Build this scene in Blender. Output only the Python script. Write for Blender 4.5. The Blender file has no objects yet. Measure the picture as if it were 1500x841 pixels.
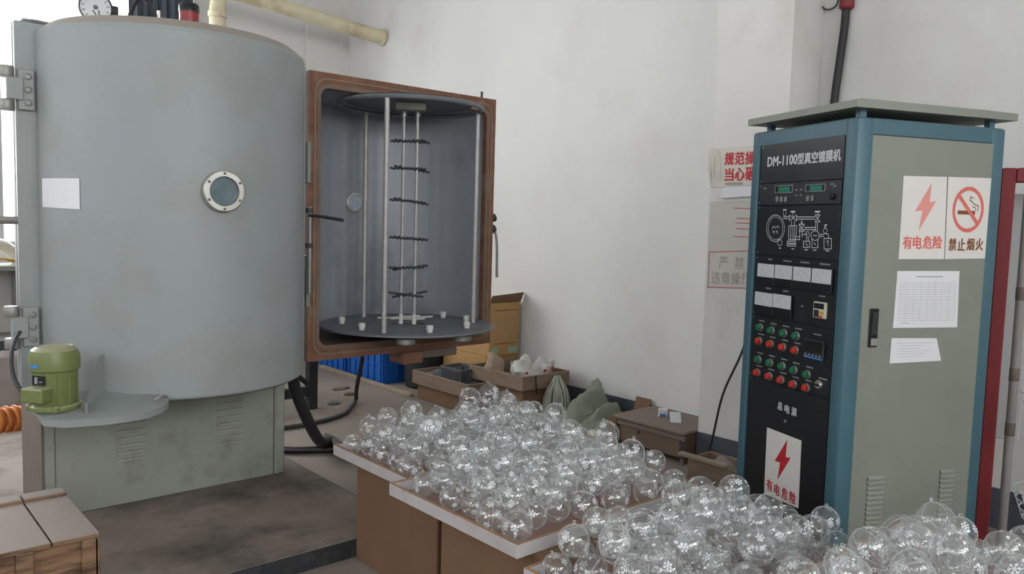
import bpy, bmesh, math, random
import numpy as np
from mathutils import Matrix, Vector

# ------------------------------------------------------------------ camera, world, light
# Room axes: u (X) runs along the machine front, v (Y) runs along the white wall, z is up. Metres.
SC = bpy.context.scene
COL = SC.collection
FPX, PITCH, ROLL, YAW, EYE = 1162.0, math.radians(4.68), math.radians(1.61), math.radians(41.5), 1.45
fwd = Vector((math.sin(YAW), math.cos(YAW), 0)); R0 = Vector((math.cos(YAW), -math.sin(YAW), 0)); UP = Vector((0, 0, 1))
CF = fwd * math.cos(PITCH) - UP * math.sin(PITCH)
U0 = fwd * math.sin(PITCH) + UP * math.cos(PITCH)
CX = R0 * math.cos(ROLL) + U0 * math.sin(ROLL)
CY = -R0 * math.sin(ROLL) + U0 * math.cos(ROLL)
CPOS = Vector((0, 0, EYE))
cam_data = bpy.data.cameras.new('camera')
cam = bpy.data.objects.new('camera', cam_data); COL.objects.link(cam)
mw = Matrix((CX, CY, -CF)).transposed().to_4x4(); mw.translation = CPOS
cam.matrix_world = mw
cam_data.sensor_fit = 'HORIZONTAL'; cam_data.sensor_width = 36.0; cam_data.lens = 36.0 * FPX / 1500.0
cam_data.clip_start = 0.05; cam_data.clip_end = 200
SC.camera = cam
SC.view_settings.view_transform = 'Standard'; SC.view_settings.look = 'None'
SC.view_settings.exposure = 0.08; SC.view_settings.gamma = 1.0; SC.view_settings.use_curve_mapping = False
SC.cycles.transparent_max_bounces = 64
SC.cycles.max_bounces = 8; SC.cycles.diffuse_bounces = 4; SC.cycles.glossy_bounces = 4

world = bpy.data.worlds.new('overcast_sky'); SC.world = world; world.use_nodes = True
wb = world.node_tree.nodes['Background']; wb.inputs[0].default_value = (0.93, 0.97, 1.0, 1); wb.inputs[1].default_value = 2.2

def area_light(name, loc, direction, sx, sy, power, color=(1.0, 0.985, 0.965)):
    d = bpy.data.lights.new(name, 'AREA'); d.shape = 'RECTANGLE'; d.size = sx; d.size_y = sy; d.energy = power; d.color = color
    o = bpy.data.objects.new(name, d); COL.objects.link(o); o.location = loc
    o.rotation_euler = Vector(direction).to_track_quat('-Z', 'Z').to_euler()
    return o
# room extents
WU, FV, LU, BV, CZ = 4.38, 7.75, -2.8, -3.6, 4.3      # wall_right, wall_far, wall_left, wall_behind, ceiling
BACK_WIN = [(-2.6 + 0.74 * k, -2.6 + 0.74 * k + 0.36) for k in range(8)]; BACK_Z = (2.0, 3.7)
LEFT_WIN = [(-2.4, -0.6), (0.3, 2.1), (3.0, 4.8), (5.5, 7.2)]; LEFT_Z = (1.5, 3.8)
FAR_WIN = (-1.2, 2.765); FAR_Z = (1.12, 3.75)
for a, b in BACK_WIN:
    area_light('daylight', ((a + b) / 2, BV - 0.30, sum(BACK_Z) / 2), (0, 1, 0), b - a, BACK_Z[1] - BACK_Z[0], 52)
for a, b in LEFT_WIN:
    area_light('daylight', (LU - 0.30, (a + b) / 2, sum(LEFT_Z) / 2), (1, 0, 0), b - a, LEFT_Z[1] - LEFT_Z[0], 30)
area_light('daylight', (sum(FAR_WIN) / 2, FV + 0.42, sum(FAR_Z) / 2), (0, -1, 0), FAR_WIN[1] - FAR_WIN[0] + .4, FAR_Z[1] - FAR_Z[0] + .3, 340)

# ------------------------------------------------------------------ pixels to points on known planes
def ray(x, y): return CF * FPX + CX * (x - 750) - CY * (y - 420.5)
def atz(x, y, z): d = ray(x, y); return CPOS + d * ((z - EYE) / d.z)
def atu(x, y, u): d = ray(x, y); return CPOS + d * (u / d.x)
def atv(x, y, v): d = ray(x, y); return CPOS + d * (v / d.y)
def atp(x, y, P, n): d = ray(x, y); return CPOS + d * ((P - CPOS).dot(n) / d.dot(n))

# ------------------------------------------------------------------ materials
def lin(h):
    h = h.lstrip('#'); c = [int(h[i:i + 2], 16) / 255 for i in (0, 2, 4)]
    return tuple((x / 12.92 if x <= .04045 else ((x + .055) / 1.055) ** 2.4) for x in c) + (1,)
MATS = {}
def mat(name, color, rough=.6, metal=0.0, var=.12, scale=6.0, dirt=None, dirt_amt=.35, dirt_scale=3.0, bump=0.0, bump_scale=60.0,
        dirt_lo=.5, dirt_hi=.75, stretch=None, dust=None, dust_amt=.8, detail=6, spec=.5, emit=None):
    if name in MATS: return MATS[name]
    m = bpy.data.materials.new(name); m.use_nodes = True; nt = m.node_tree; N = nt.nodes; L = nt.links
    b = N['Principled BSDF']; b.inputs['Roughness'].default_value = rough; b.inputs['Metallic'].default_value = metal
    b.inputs['Specular IOR Level'].default_value = spec
    c = lin(color)
    tc = N.new('ShaderNodeTexCoord'); mp = N.new('ShaderNodeMapping'); L.new(tc.outputs['Object'], mp.inputs[0])
    if stretch: mp.inputs['Scale'].default_value = stretch
    nz = N.new('ShaderNodeTexNoise'); nz.inputs['Scale'].default_value = scale; nz.inputs['Detail'].default_value = detail
    L.new(mp.outputs[0], nz.inputs['Vector'])
    rp = N.new('ShaderNodeValToRGB'); L.new(nz.outputs['Fac'], rp.inputs[0])
    e = rp.color_ramp.elements; e[0].position = .3; e[1].position = .7
    e[0].color = tuple(x * (1 - var) for x in c[:3]) + (1,); e[1].color = tuple(min(1, x * (1 + var)) for x in c[:3]) + (1,)
    out = rp.outputs[0]
    if dirt:
        n2 = N.new('ShaderNodeTexNoise'); n2.inputs['Scale'].default_value = dirt_scale; n2.inputs['Detail'].default_value = 8; n2.inputs['Roughness'].default_value = .65
        L.new(mp.outputs[0], n2.inputs['Vector'])
        r2 = N.new('ShaderNodeMapRange'); r2.inputs[1].default_value = dirt_lo; r2.inputs[2].default_value = dirt_hi; r2.inputs[4].default_value = dirt_amt
        L.new(n2.outputs['Fac'], r2.inputs[0])
        mx = N.new('ShaderNodeMix'); mx.data_type = 'RGBA'; L.new(r2.outputs[0], mx.inputs[0]); L.new(out, mx.inputs[6]); mx.inputs[7].default_value = lin(dirt)
        out = mx.outputs[2]
    if dust:
        g = N.new('ShaderNodeNewGeometry'); s = N.new('ShaderNodeSeparateXYZ'); L.new(g.outputs['Normal'], s.inputs[0])
        r3 = N.new('ShaderNodeMapRange'); r3.inputs[1].default_value = .3; r3.inputs[2].default_value = .9; r3.inputs[4].default_value = dust_amt
        L.new(s.outputs['Z'], r3.inputs[0])
        mx = N.new('ShaderNodeMix'); mx.data_type = 'RGBA'; L.new(r3.outputs[0], mx.inputs[0]); L.new(out, mx.inputs[6]); mx.inputs[7].default_value = lin(dust)
        out = mx.outputs[2]
    L.new(out, b.inputs['Base Color'])
    if bump:
        n3 = N.new('ShaderNodeTexNoise'); n3.inputs['Scale'].default_value = bump_scale; n3.inputs['Detail'].default_value = 4; L.new(mp.outputs[0], n3.inputs['Vector'])
        bp = N.new('ShaderNodeBump'); bp.inputs['Strength'].default_value = bump; bp.inputs['Distance'].default_value = .01
        L.new(n3.outputs['Fac'], bp.inputs['Height']); L.new(bp.outputs[0], b.inputs['Normal'])
    if emit:
        b.inputs['Emission Color'].default_value = lin(emit[0]); b.inputs['Emission Strength'].default_value = emit[1]
    MATS[name] = m; return m

def clear_mat(name, haze=.05, rim=.3, tint=(.97, .98, .98), rough=.03, ior=1.45, refl=.6):
    m = bpy.data.materials.new(name); m.use_nodes = True; nt = m.node_tree; N = nt.nodes; L = nt.links
    N.remove(N['Principled BSDF']); out = N['Material Output']
    tr = N.new('ShaderNodeBsdfTransparent'); tr.inputs[0].default_value = tint + (1,)
    gl = N.new('ShaderNodeBsdfGlossy'); gl.inputs['Roughness'].default_value = rough
    df = N.new('ShaderNodeBsdfDiffuse'); df.inputs[0].default_value = (.85, .86, .87, 1)
    lw = N.new('ShaderNodeLayerWeight'); lw.inputs[0].default_value = .5
    pw = N.new('ShaderNodeMath'); pw.operation = 'POWER'; L.new(lw.outputs['Facing'], pw.inputs[0]); pw.inputs[1].default_value = 3
    mr = N.new('ShaderNodeMapRange'); L.new(pw.outputs[0], mr.inputs[0]); mr.inputs[3].default_value = haze; mr.inputs[4].default_value = rim
    m1 = N.new('ShaderNodeMixShader'); L.new(mr.outputs[0], m1.inputs[0]); L.new(tr.outputs[0], m1.inputs[1]); L.new(df.outputs[0], m1.inputs[2])
    p5 = N.new('ShaderNodeMath'); p5.operation = 'POWER'; L.new(lw.outputs['Facing'], p5.inputs[0]); p5.inputs[1].default_value = 5
    fr = N.new('ShaderNodeMapRange'); L.new(p5.outputs[0], fr.inputs[0]); f0 = ((ior - 1) / (ior + 1)) ** 2 * 2.6; fr.inputs[3].default_value = f0; fr.inputs[4].default_value = refl
    m2 = N.new('ShaderNodeMixShader'); L.new(fr.outputs[0], m2.inputs[0]); L.new(m1.outputs[0], m2.inputs[1]); L.new(gl.outputs[0], m2.inputs[2])
    L.new(m2.outputs[0], out.inputs[0]); MATS[name] = m; return m

M_WALL = mat('white_plaster', 'd3d2d0', .85, var=.03, scale=1.5, dirt='b3aca4', dirt_amt=.3, dirt_scale=1.3, bump=.15, bump_scale=12)
M_PIL = mat('pilaster_plaster', 'd2d0cd', .85, var=.04, scale=2, dirt='b0a89c', dirt_amt=.4, dirt_scale=2.5, bump=.15, bump_scale=14)
M_CEIL = mat('ceiling_paint', 'c8c8c6', .9, var=.03)
M_FLOOR = mat('concrete_floor', '8a8076', .8, var=.10, scale=2.2, dirt='4f4a47', dirt_amt=.6, dirt_scale=1.1, bump=.2, bump_scale=30)
M_PLINTH = mat('plinth_concrete', '857a70', .8, var=.14, scale=3, dirt='383733', dirt_amt=.85, dirt_scale=1.7, dirt_lo=.46, dirt_hi=.64, bump=.25, bump_scale=25)
M_DARKPAINT = mat('slate_blue_paint', '454b55', .7, var=.15, scale=8, dirt='6e675f', dirt_amt=.5, dirt_scale=5)
M_PLEDGE = mat('black_edge_paint', '2a2d31', .7, var=.2, scale=12, dirt='6e675f', dirt_amt=.35, dirt_scale=14)
M_VAT = mat('grey_machine_paint', '8d9394', .5, var=.04, scale=2, dirt='77776c', dirt_amt=.5, dirt_scale=2.2, dirt_lo=.44, dirt_hi=.75, dust='8f8276', dust_amt=.95)
M_GUARD = mat('grey_guard_paint', '868c8b', .5, var=.03, scale=3, dirt='85847c', dirt_amt=.3, dirt_scale=4)
M_BASE = mat('grey_green_base_paint', '8f938b', .55, var=.05, scale=3, dirt='5e564b', dirt_amt=.55, dirt_scale=7, dust='8a8078')
M_BASEDARK = mat('brown_primer_and_shade', '6f645a', .7, var=.12, scale=6, dirt='4a423b', dirt_amt=.5)  # brown parts, and the shade coloured onto the base end
M_RUST = mat('rusted_flange', '77513d', .75, var=.22, scale=14, dirt='8b7f70', dirt_amt=.6, dirt_scale=9, bump=.2, bump_scale=90)
M_GASKET = mat('gasket_rubber', '7b6756', .6, var=.15, scale=14)
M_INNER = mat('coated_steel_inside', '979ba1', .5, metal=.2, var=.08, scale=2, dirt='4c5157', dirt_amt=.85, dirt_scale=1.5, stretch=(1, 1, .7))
M_STEEL = mat('brushed_steel', 'b5b3ae', .35, metal=.8, var=.08, scale=20)
M_DULLSTEEL = mat('dull_steel', '8d8c88', .5, metal=.5, var=.12, scale=10, dirt='5a554e', dirt_amt=.4)
M_ROD = mat('aluminium_rod', 'aaa9a6', .45, metal=.3, var=.08, scale=20, dirt='6d6963', dirt_amt=.4, dirt_scale=6)
M_DISC = mat('carousel_disc', '70747a', .55, metal=.25, var=.1, scale=9, dirt='57595c', dirt_amt=.4)
M_DARKMET = mat('sooty_metal', '45454a', .6, metal=.3, var=.2, scale=30)
M_CERAMIC = mat('white_ceramic', 'c9c7c2', .5, var=.05)
M_GREEN = mat('green_motor_enamel', '6a7543', .4, var=.07, scale=8, dirt='5d6340', dirt_amt=.35, dust='a39d86', dust_amt=.75)
M_BLACK = mat('black_rubber', '26262a', .55, var=.15, scale=20, dust='55504c', dust_amt=.5)
M_BLACKMET = mat('black_steel', '232426', .6, var=.2, scale=12)
M_BLACKGLOSS = mat('black_gloss', '17181a', .3, var=.1)
M_RED = mat('red_plastic', '8a2a2e', .35, var=.06)
M_PIPE = mat('cream_pipe_paint', 'cfc5a8', .5, var=.06, scale=5, dirt='8b6a3c', dirt_amt=.75, dirt_scale=4)
M_PAPER = mat('white_paper', 'd8d8dc', .8, var=.02)
M_INK = mat('grey_ink', '6a6c72', .9, var=.05)
M_SIGN = mat('white_sign_plate', 'd6d3ce', .45, var=.03)
M_SIGNRED = mat('sign_red', 'b51f2c', .5, var=.06)
M_SIGNPALE2 = mat('sign_pale_pink', 'd98f86', .55, var=.06)
M_SIGNPALE = mat('sign_faded_red', 'd2685f', .55, var=.06)
M_SIGNBROWN = mat('sign_brown', '7d4a24', .55, var=.06)
M_OLDSIGN = mat('old_yellowed_sign', 'c9c5ba', .6, var=.05, scale=10, dirt='a79c88', dirt_amt=.5, dirt_scale=8)
M_FADED = mat('faded_print', '9b938d', .8, var=.1, scale=20)
M_FADEDRED = mat('faded_red_line', 'b46a66', .8, var=.1, scale=20)
M_NOTICE = mat('notice_sheet', 'bfbcb6', .75, var=.04, scale=5)
M_TEAL = mat('teal_cabinet_paint', '40636f', .45, var=.06, scale=4, dirt='3f5a66', dirt_amt=.4, dust='7d8a8c', dust_amt=.5)
M_CABGREY = mat('cabinet_grey_paint', '7f847a', .5, var=.04, scale=3, dirt='6f7368', dirt_amt=.4, dirt_scale=4, dust='97948c', dust_amt=.6)
M_PANEL = mat('black_panel', '15181d', .38, var=.12, scale=10, dirt='2a2d30', dirt_amt=.4, dirt_scale=6)
M_PANEL2 = mat('charcoal_panel', '22252b', .45, var=.1, scale=10)
M_PRINT = mat('white_print', 'c6c9cb', .6, var=.02)
M_PRINTDIM = mat('grey_print', '8a8f93', .6, var=.03)
M_METER = mat('meter_face', 'c4c6c8', .35, var=.03)
M_LCD = mat('green_display', '1c4a3f', .25, var=.1, scale=30, emit=('2f8f72', .25))
M_BTNG = mat('green_button', '1e6b46', .35, var=.08)
M_BTNR = mat('red_button', 'c22f26', .35, var=.08)
M_CREAM = mat('cream_plastic', 'c3bfb0', .45, var=.05)
M_BLUE = mat('blue_crate_plastic', '1f62b8', .4, var=.06, scale=4, dirt='2a4e7d', dirt_amt=.3)
M_BLUELBL = mat('blue_label', '3b7dc4', .4, var=.05)
M_DKPLASTIC = mat('dark_basket_plastic', '53565b', .5, var=.1)
M_CARTON = mat('brown_cardboard', '745942', .85, var=.06, scale=4, dirt='6c5039', dirt_amt=.35, bump=.06, bump_scale=120)
M_CARTON2 = mat('yellow_cardboard', 'b08a5a', .85, var=.06, scale=4, dirt='8e6b45', dirt_amt=.35)
M_WOOD = mat('weathered_wood', '84705f', .8, var=.16, scale=5, stretch=(1, 1, 6), dirt='5b483a', dirt_amt=.5, bump=.2, bump_scale=25, dust='8f8275', dust_amt=.5)
M_CRATE = mat('crate_wood', '86694f', .8, var=.28, scale=4, stretch=(1, 3, 8), dirt='3d2b1e', dirt_amt=.9, dirt_scale=3.2, dirt_lo=.47, dirt_hi=.62, bump=.25, bump_scale=25, dust='8c827a', dust_amt=1.0)
M_TRUNK = mat('trunk_wood', '6d5a4a', .75, var=.15, scale=4, dirt='463a31', dirt_amt=.6, dirt_scale=3, dust='84786d', dust_amt=.7)
M_TRAYIN = mat('brown_hardboard', '8d6f64', .7, var=.1, scale=8, dirt='70544a', dirt_amt=.4)
M_TRAYWHITE = mat('white_painted_wood', 'b5b1b2', .65, var=.05, scale=10, dirt='8a7466', dirt_amt=.45, dirt_scale=9)
M_TRAYWOOD = mat('raw_tray_wood', '8e6f50', .75, var=.15, scale=10)
M_PALEWOOD = mat('pale_dry_wood', '968775', .8, var=.15, scale=6)
M_TARP = mat('olive_tarpaulin', '7c8071', .8, var=.12, scale=6, dirt='565a4e', dirt_amt=.4, bump=.2, bump_scale=40)
M_MOP = mat('grey_green_yarn', 'a2a596', .9, var=.2, scale=40, stretch=(1, 1, .15), bump=.6, bump_scale=70)
M_BAG = mat('white_plastic_bag', 'cbc9c5', .45, var=.1, scale=14, dirt='8c867e', dirt_amt=.5, dirt_scale=12)
M_BAGTAN = mat('tan_paper_bag', '9a8772', .7, var=.12, scale=10)
M_BAGRED = mat('red_print', 'b03028', .6, var=.1)
M_MINT = mat('mint_packet', '8fae98', .6, var=.08)
M_SACK = mat('grey_sack', '8a817c', .85, var=.12, scale=10)
M_ORANGE = mat('orange_hose', 'b8692a', .45, var=.1)
M_YELLOW = mat('yellow_wire', 'b89b3a', .5, var=.1)
M_CURTAIN = mat('slate_curtain', '4a525c', .85, var=.15, scale=3, stretch=(8, 8, .3))
M_WINFRAME = mat('window_frame_white', 'b4b6b8', .5, var=.03)
M_FRAMERED = mat('red_oxide_paint', '7d2328', .5, var=.1, scale=6, dirt='5b1b1e', dirt_amt=.5)
M_WIRE = mat('white_wire_coating', 'b5b5b2', .45, var=.05)
M_WHITEBOARD = mat('white_board', 'bfc0c2', .6, var=.03)
M_CONCPIPE = mat('grey_pipe', '8d8a87', .6, var=.08)
M_BALL = clear_mat('clear_plastic_ball', haze=.035, rim=.42)
M_SEAM = clear_mat('clear_plastic_seam', haze=.25, rim=.6)
M_PANE = clear_mat('window_glass', haze=.0, rim=.0, tint=(.98, .99, 1.0))
M_LENS = mat('viewport_glass', '5f7075', .12, var=.15, scale=25, spec=.8)
M_LENS2 = mat('bright_viewport_glass', 'aab8c0', .15, var=.08, scale=25)
M_STAR = mat('white_star_print', 'e6e8ea', .6, var=.02)

# ------------------------------------------------------------------ mesh builder
ORG = {}
class MB:
    def __init__(s, M=None): s.v = []; s.f = []; s.M = M
    def add(s, vs, fs):
        n = len(s.v)
        if s.M is not None: vs = [s.M @ Vector(p) for p in vs]
        s.v += [tuple(p) for p in vs]; s.f += [tuple(i + n for i in f) for f in fs]; return s
    def bm(s, b):
        b.verts.index_update(); s.add([v.co.copy() for v in b.verts], [[v.index for v in f.verts] for f in b.faces]); b.free(); return s
    def box(s, lo, hi, bevel=0.0, seg=1):
        lo2 = [min(a, b) for a, b in zip(lo, hi)]; hi2 = [max(a, b) for a, b in zip(lo, hi)]
        x0, y0, z0 = lo2; x1, y1, z1 = hi2
        vs = [(x0, y0, z0), (x1, y0, z0), (x1, y1, z0), (x0, y1, z0), (x0, y0, z1), (x1, y0, z1), (x1, y1, z1), (x0, y1, z1)]
        fs = [(3, 2, 1, 0), (4, 5, 6, 7), (0, 1, 5, 4), (1, 2, 6, 5), (2, 3, 7, 6), (3, 0, 4, 7)]
        if not bevel: return s.add(vs, fs)
        b = bmesh.new(); bv = [b.verts.new(p) for p in vs]
        for f in fs: b.faces.new([bv[i] for i in f])
        bmesh.ops.bevel(b, geom=list(b.edges), offset=bevel, segments=seg, profile=.5, affect='EDGES', clamp_overlap=True)
        return s.bm(b)
    def tube(s, pts, r, n=10, cap=True):
        pts = [Vector(p) for p in pts]; rs = r if isinstance(r, (list, tuple)) else [r] * len(pts)
        vs = []; prev = None
        for i, p in enumerate(pts):
            t = (pts[min(i + 1, len(pts) - 1)] - pts[max(i - 1, 0)]).normalized()
            if prev is None:
                a = Vector((0, 0, 1)) if abs(t.z) < .9 else Vector((1, 0, 0)); nx = t.cross(a).normalized()
            else: nx = (prev - t * prev.dot(t)).normalized()
            ny = t.cross(nx); prev = nx
            vs += [p + (nx * math.cos(2 * math.pi * k / n) + ny * math.sin(2 * math.pi * k / n)) * rs[i] for k in range(n)]
        fs = []
        for i in range(len(pts) - 1):
            for k in range(n): fs.append((i * n + k, i * n + (k + 1) % n, (i + 1) * n + (k + 1) % n, (i + 1) * n + k))
        if cap: fs.append(tuple(range(n - 1, -1, -1))); fs.append(tuple((len(pts) - 1) * n + k for k in range(n)))
        return s.add(vs, fs)
    def lathe(s, prof, c=(0, 0, 0), axis=(0, 0, 1), n=32, caps=(1, 1)):
        ax = Vector(axis).normalized(); a = Vector((0, 0, 1)) if abs(ax.z) < .9 else Vector((1, 0, 0))
        e1 = a.cross(ax).normalized(); e2 = ax.cross(e1); c = Vector(c); vs = []; fs = []
        for r, h in prof:
            for k in range(n):
                t = 2 * math.pi * k / n; vs.append(c + ax * h + (e1 * math.cos(t) + e2 * math.sin(t)) * r)
        for i in range(len(prof) - 1):
            for k in range(n): fs.append((i * n + k, i * n + (k + 1) % n, (i + 1) * n + (k + 1) % n, (i + 1) * n + k))
        if caps[0] and prof[0][0] > 1e-5: fs.append(tuple(range(n - 1, -1, -1)))
        if caps[1] and prof[-1][0] > 1e-5: fs.append(tuple((len(prof) - 1) * n + k for k in range(n)))
        return s.add(vs, fs)
    def prism(s, poly, d):                       # poly: 3D points, extruded by vector d
        d = Vector(d); n = len(poly); vs = [Vector(p) for p in poly]; vs += [p + d for p in vs]
        fs = [tuple(range(n - 1, -1, -1)), tuple(range(n, 2 * n))] + [(i, (i + 1) % n, n + (i + 1) % n, n + i) for i in range(n)]
        return s.add(vs, fs)
    def torus(s, c, axis, R, r, n=32, m=8, a0=0, a1=2 * math.pi):
        ax = Vector(axis).normalized(); a = Vector((0, 0, 1)) if abs(ax.z) < .9 else Vector((1, 0, 0))
        e1 = a.cross(ax).normalized(); e2 = ax.cross(e1); c = Vector(c); full = abs(a1 - a0 - 2 * math.pi) < 1e-6
        pts = [c + (e1 * math.cos(a0 + (a1 - a0) * k / n) + e2 * math.sin(a0 + (a1 - a0) * k / n)) * R for k in range(n + (0 if full else 1))]
        if not full: return s.tube(pts, r, m)
        vs = []; fs = []
        for k, p in enumerate(pts):
            rd = (p - c).normalized()
            vs += [p + (rd * math.cos(2 * math.pi * j / m) + ax * math.sin(2 * math.pi * j / m)) * r for j in range(m)]
        for k in range(n):
            for j in range(m): fs.append((k * m + j, ((k + 1) % n) * m + j, ((k + 1) % n) * m + (j + 1) % m, k * m + (j + 1) % m))
        return s.add(vs, fs)
    def rframe(s, c, ex, ey, ez, ow, oh, orad, iw, ih, irad, t, k=6):   # rounded rectangular frame, t thick along ez
        c, ex, ey, ez = Vector(c), Vector(ex), Vector(ey), Vector(ez)
        def rr(w, h, r):
            out = []
            for sx, sy, a in ((1, 1, 0), (-1, 1, 90), (-1, -1, 180), (1, -1, 270)):
                for i in range(k + 1):
                    an = math.radians(a + 90 * i / k); out.append(c + ex * (sx * (w / 2 - r) + r * math.cos(an)) + ey * (sy * (h / 2 - r) + r * math.sin(an)))
            return out
        o = rr(ow, oh, orad); i_ = rr(iw, ih, irad); n = len(o)
        vs = o + i_ + [p + ez * t for p in o] + [p + ez * t for p in i_]; fs = []
        for a in range(n):
            b = (a + 1) % n
            fs += [(a, b, n + b, n + a), (2 * n + a, 3 * n + a, 3 * n + b, 2 * n + b), (a, 2 * n + a, 2 * n + b, b), (n + a, n + b, 3 * n + b, 3 * n + a)]
        return s.add(vs, fs)
    def arcshell(s, cu, cv, Ri, Ro, a0, a1, z0, z1, n=48):
        vs = []; fs = []
        for k in range(n + 1):
            a = a0 + (a1 - a0) * k / n; cs, sn = math.cos(a), math.sin(a)
            for R in (Ro, Ri):
                for z in (z0, z1): vs.append((cu + R * cs, cv + R * sn, z))
        for k in range(n):
            b = k * 4; q = b + 4
            fs += [(b, q, q + 1, b + 1), (b + 2, b + 3, q + 3, q + 2), (b, b + 2, q + 2, q), (b + 1, q + 1, q + 3, b + 3)]
        fs += [(0, 1, 3, 2), (n * 4, n * 4 + 2, n * 4 + 3, n * 4 + 1)]
        return s.add(vs, fs)
    def grid(s, fn, nu, nv, close_u=False):
        vs = [fn(i / nu, j / nv) for i in range(nu + (0 if close_u else 1)) for j in range(nv + 1)]; fs = []
        cu = nu if close_u else nu + 1
        for i in range(nu):
            for j in range(nv): fs.append((i * (nv + 1) + j, ((i + 1) % cu) * (nv + 1) + j, ((i + 1) % cu) * (nv + 1) + j + 1, i * (nv + 1) + j + 1))
        return s.add(vs, fs)
    def build(s, name, material, parent=None, org=None, smooth=35):
        o0 = Vector(ORG[parent.name]) if parent is not None else Vector(org if org is not None else (0, 0, 0))
        me = bpy.data.meshes.new(name); me.from_pydata([tuple(Vector(p) - o0) for p in s.v], [], s.f); me.validate(); 
        b = bmesh.new(); b.from_mesh(me); bmesh.ops.recalc_face_normals(b, faces=list(b.faces)); b.to_mesh(me); b.free()
        if smooth:
            me.polygons.foreach_set('use_smooth', [True] * len(me.polygons)); me.set_sharp_from_angle(angle=math.radians(smooth))
        me.materials.append(material)
        o = bpy.data.objects.new(name, me); COL.objects.link(o); ORG[o.name] = tuple(o0)
        if parent is not None: o.parent = parent
        else: o.location = o0
        return o
def tag(o, label, cat, group=None):
    o['label'] = label; o['category'] = cat
    if group: o['group'] = group
    return o
def struct(o, label=None):
    o['kind'] = 'structure'
    if label: o['label'] = label
    return o
def thing(name, label, cat, loc=(0, 0, 0), group=None):
    o = bpy.data.objects.new(name, None); o.empty_display_size = .1; COL.objects.link(o); o.location = loc; ORG[o.name] = tuple(loc)
    return tag(o, label, cat, group)
def frame(o, x, y, n):                          # local frame: x right, y up, n outward
    m = Matrix((Vector(x), Vector(y), Vector(n))).transposed().to_4x4(); m.translation = Vector(o); return m
def text_mb(body, M, x0, y0, x1, y1, bold=.0, depth=.0006, spacing=1.0, shear=0.0):
    c = bpy.data.curves.new('lettering', 'FONT'); c.body = body; c.size = 1; c.resolution_u = 2; c.space_character = spacing
    o = bpy.data.objects.new('lettering', c); COL.objects.link(o); bpy.context.view_layer.update()
    me = bpy.data.meshes.new_from_object(o.evaluated_get(bpy.context.evaluated_depsgraph_get()))
    P = [v.co.copy() for v in me.vertices]; F = [tuple(p.vertices) for p in me.polygons]
    bpy.data.objects.remove(o); bpy.data.curves.remove(c); bpy.data.meshes.remove(me)
    ax = min(p.x for p in P); bx = max(p.x for p in P); ay = min(p.y for p in P); by = max(p.y for p in P)
    mb = MB(M); em = (y1 - y0)
    for ci, (dx, dy) in enumerate(((-1, -.5), (-1, .5), (0, -.7), (0, .7), (1, -.5), (1, .5)) if bold else ((0, 0),)):
        dx *= bold * em; dy *= bold * em
        mb.add([(x0 + dx + (p.x - ax) / (bx - ax) * (x1 - x0), y0 + dy + (p.y - ay) / (by - ay) * (y1 - y0), depth + 4e-5 * ci) for p in P], F)
    return mb
def lines_mb(mb, pts, w, z=.0006, closed=False):     # flat printed line strip in the local frame of mb
    pts = [Vector((p[0], p[1], 0)) for p in pts]
    if closed: pts = pts + [pts[0]]
    for a, b in zip(pts, pts[1:]):
        d = (b - a); L = d.length
        if L < 1e-6: continue
        d /= L; n = Vector((-d.y, d.x, 0)) * w / 2; e = d * w / 2
        vs = [a - e - n, b + e - n, b + e + n, a - e + n]; mb.add([(p.x, p.y, z) for p in vs], [(0, 1, 2, 3)])
    return mb
def bez(p0, p1, p2, p3, n=16):
    p0, p1, p2, p3 = map(Vector, (p0, p1, p2, p3))
    return [p0 * (1 - t) ** 3 + p1 * 3 * t * (1 - t) ** 2 + p2 * 3 * t * t * (1 - t) + p3 * t ** 3 for t in [i / n for i in range(n + 1)]]
def smooth_path(pts, n=8):
    pts = [Vector(p) for p in pts]; out = []
    for i in range(len(pts) - 1):
        a = pts[max(i - 1, 0)]; b = pts[i]; c = pts[i + 1]; d = pts[min(i + 2, len(pts) - 1)]
        for k in range(n):
            t = k / n; out.append(.5 * ((2 * b) + (c - a) * t + (2 * a - 5 * b + 4 * c - d) * t * t + (3 * b - a - 3 * c + d) * t ** 3))
    return out + [pts[-1]]
RNG = random.Random(7)
# ------------------------------------------------------------------ the room
struct(MB().box((LU - .2, BV - .2, -.15), (WU + .2, FV + .2, 0)).build('floor', M_FLOOR), 'grey brown stained concrete floor')
struct(MB().box((LU - .2, BV - .2, CZ), (WU + .2, FV + .2, CZ + .15)).build('ceiling', M_CEIL))
w = MB().box((WU, BV, 0), (WU + .2, FV, CZ)).build('wall_right', M_WALL); struct(w, 'white plastered wall')
pl = MB().box((4.05, 2.325, 0), (WU, 2.815, CZ)).build('pilaster', M_PIL, w)
def wall_open(name, axis, c0, c1, a0, a1, opens, zr, m):
    mb = MB()
    def bx(lo, hi, z0, z1):
        if axis == 'u': mb.box((lo, c0, z0), (hi, c1, z1))
        else: mb.box((c0, lo, z0), (c1, hi, z1))
    bx(a0, a1, 0, zr[0]); bx(a0, a1, zr[1], CZ)
    cur = a0
    for lo, hi in opens: bx(cur, lo, zr[0], zr[1]); cur = hi
    bx(cur, a1, zr[0], zr[1])
    return struct(mb.build(name, m))
wf = wall_open('wall_far', 'u', FV, FV + .2, LU, WU + .2, [FAR_WIN], FAR_Z, M_WALL)
MB().box((3.9, FV - .06, 0), (WU, FV, CZ)).build('pilaster', M_PIL, wf)
wall_open('wall_behind', 'u', BV - .2, BV, LU, WU, BACK_WIN, BACK_Z, M_WALL)
wall_open('wall_left', 'v', LU - .2, LU, BV, FV, LEFT_WIN, LEFT_Z, M_WALL)
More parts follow.
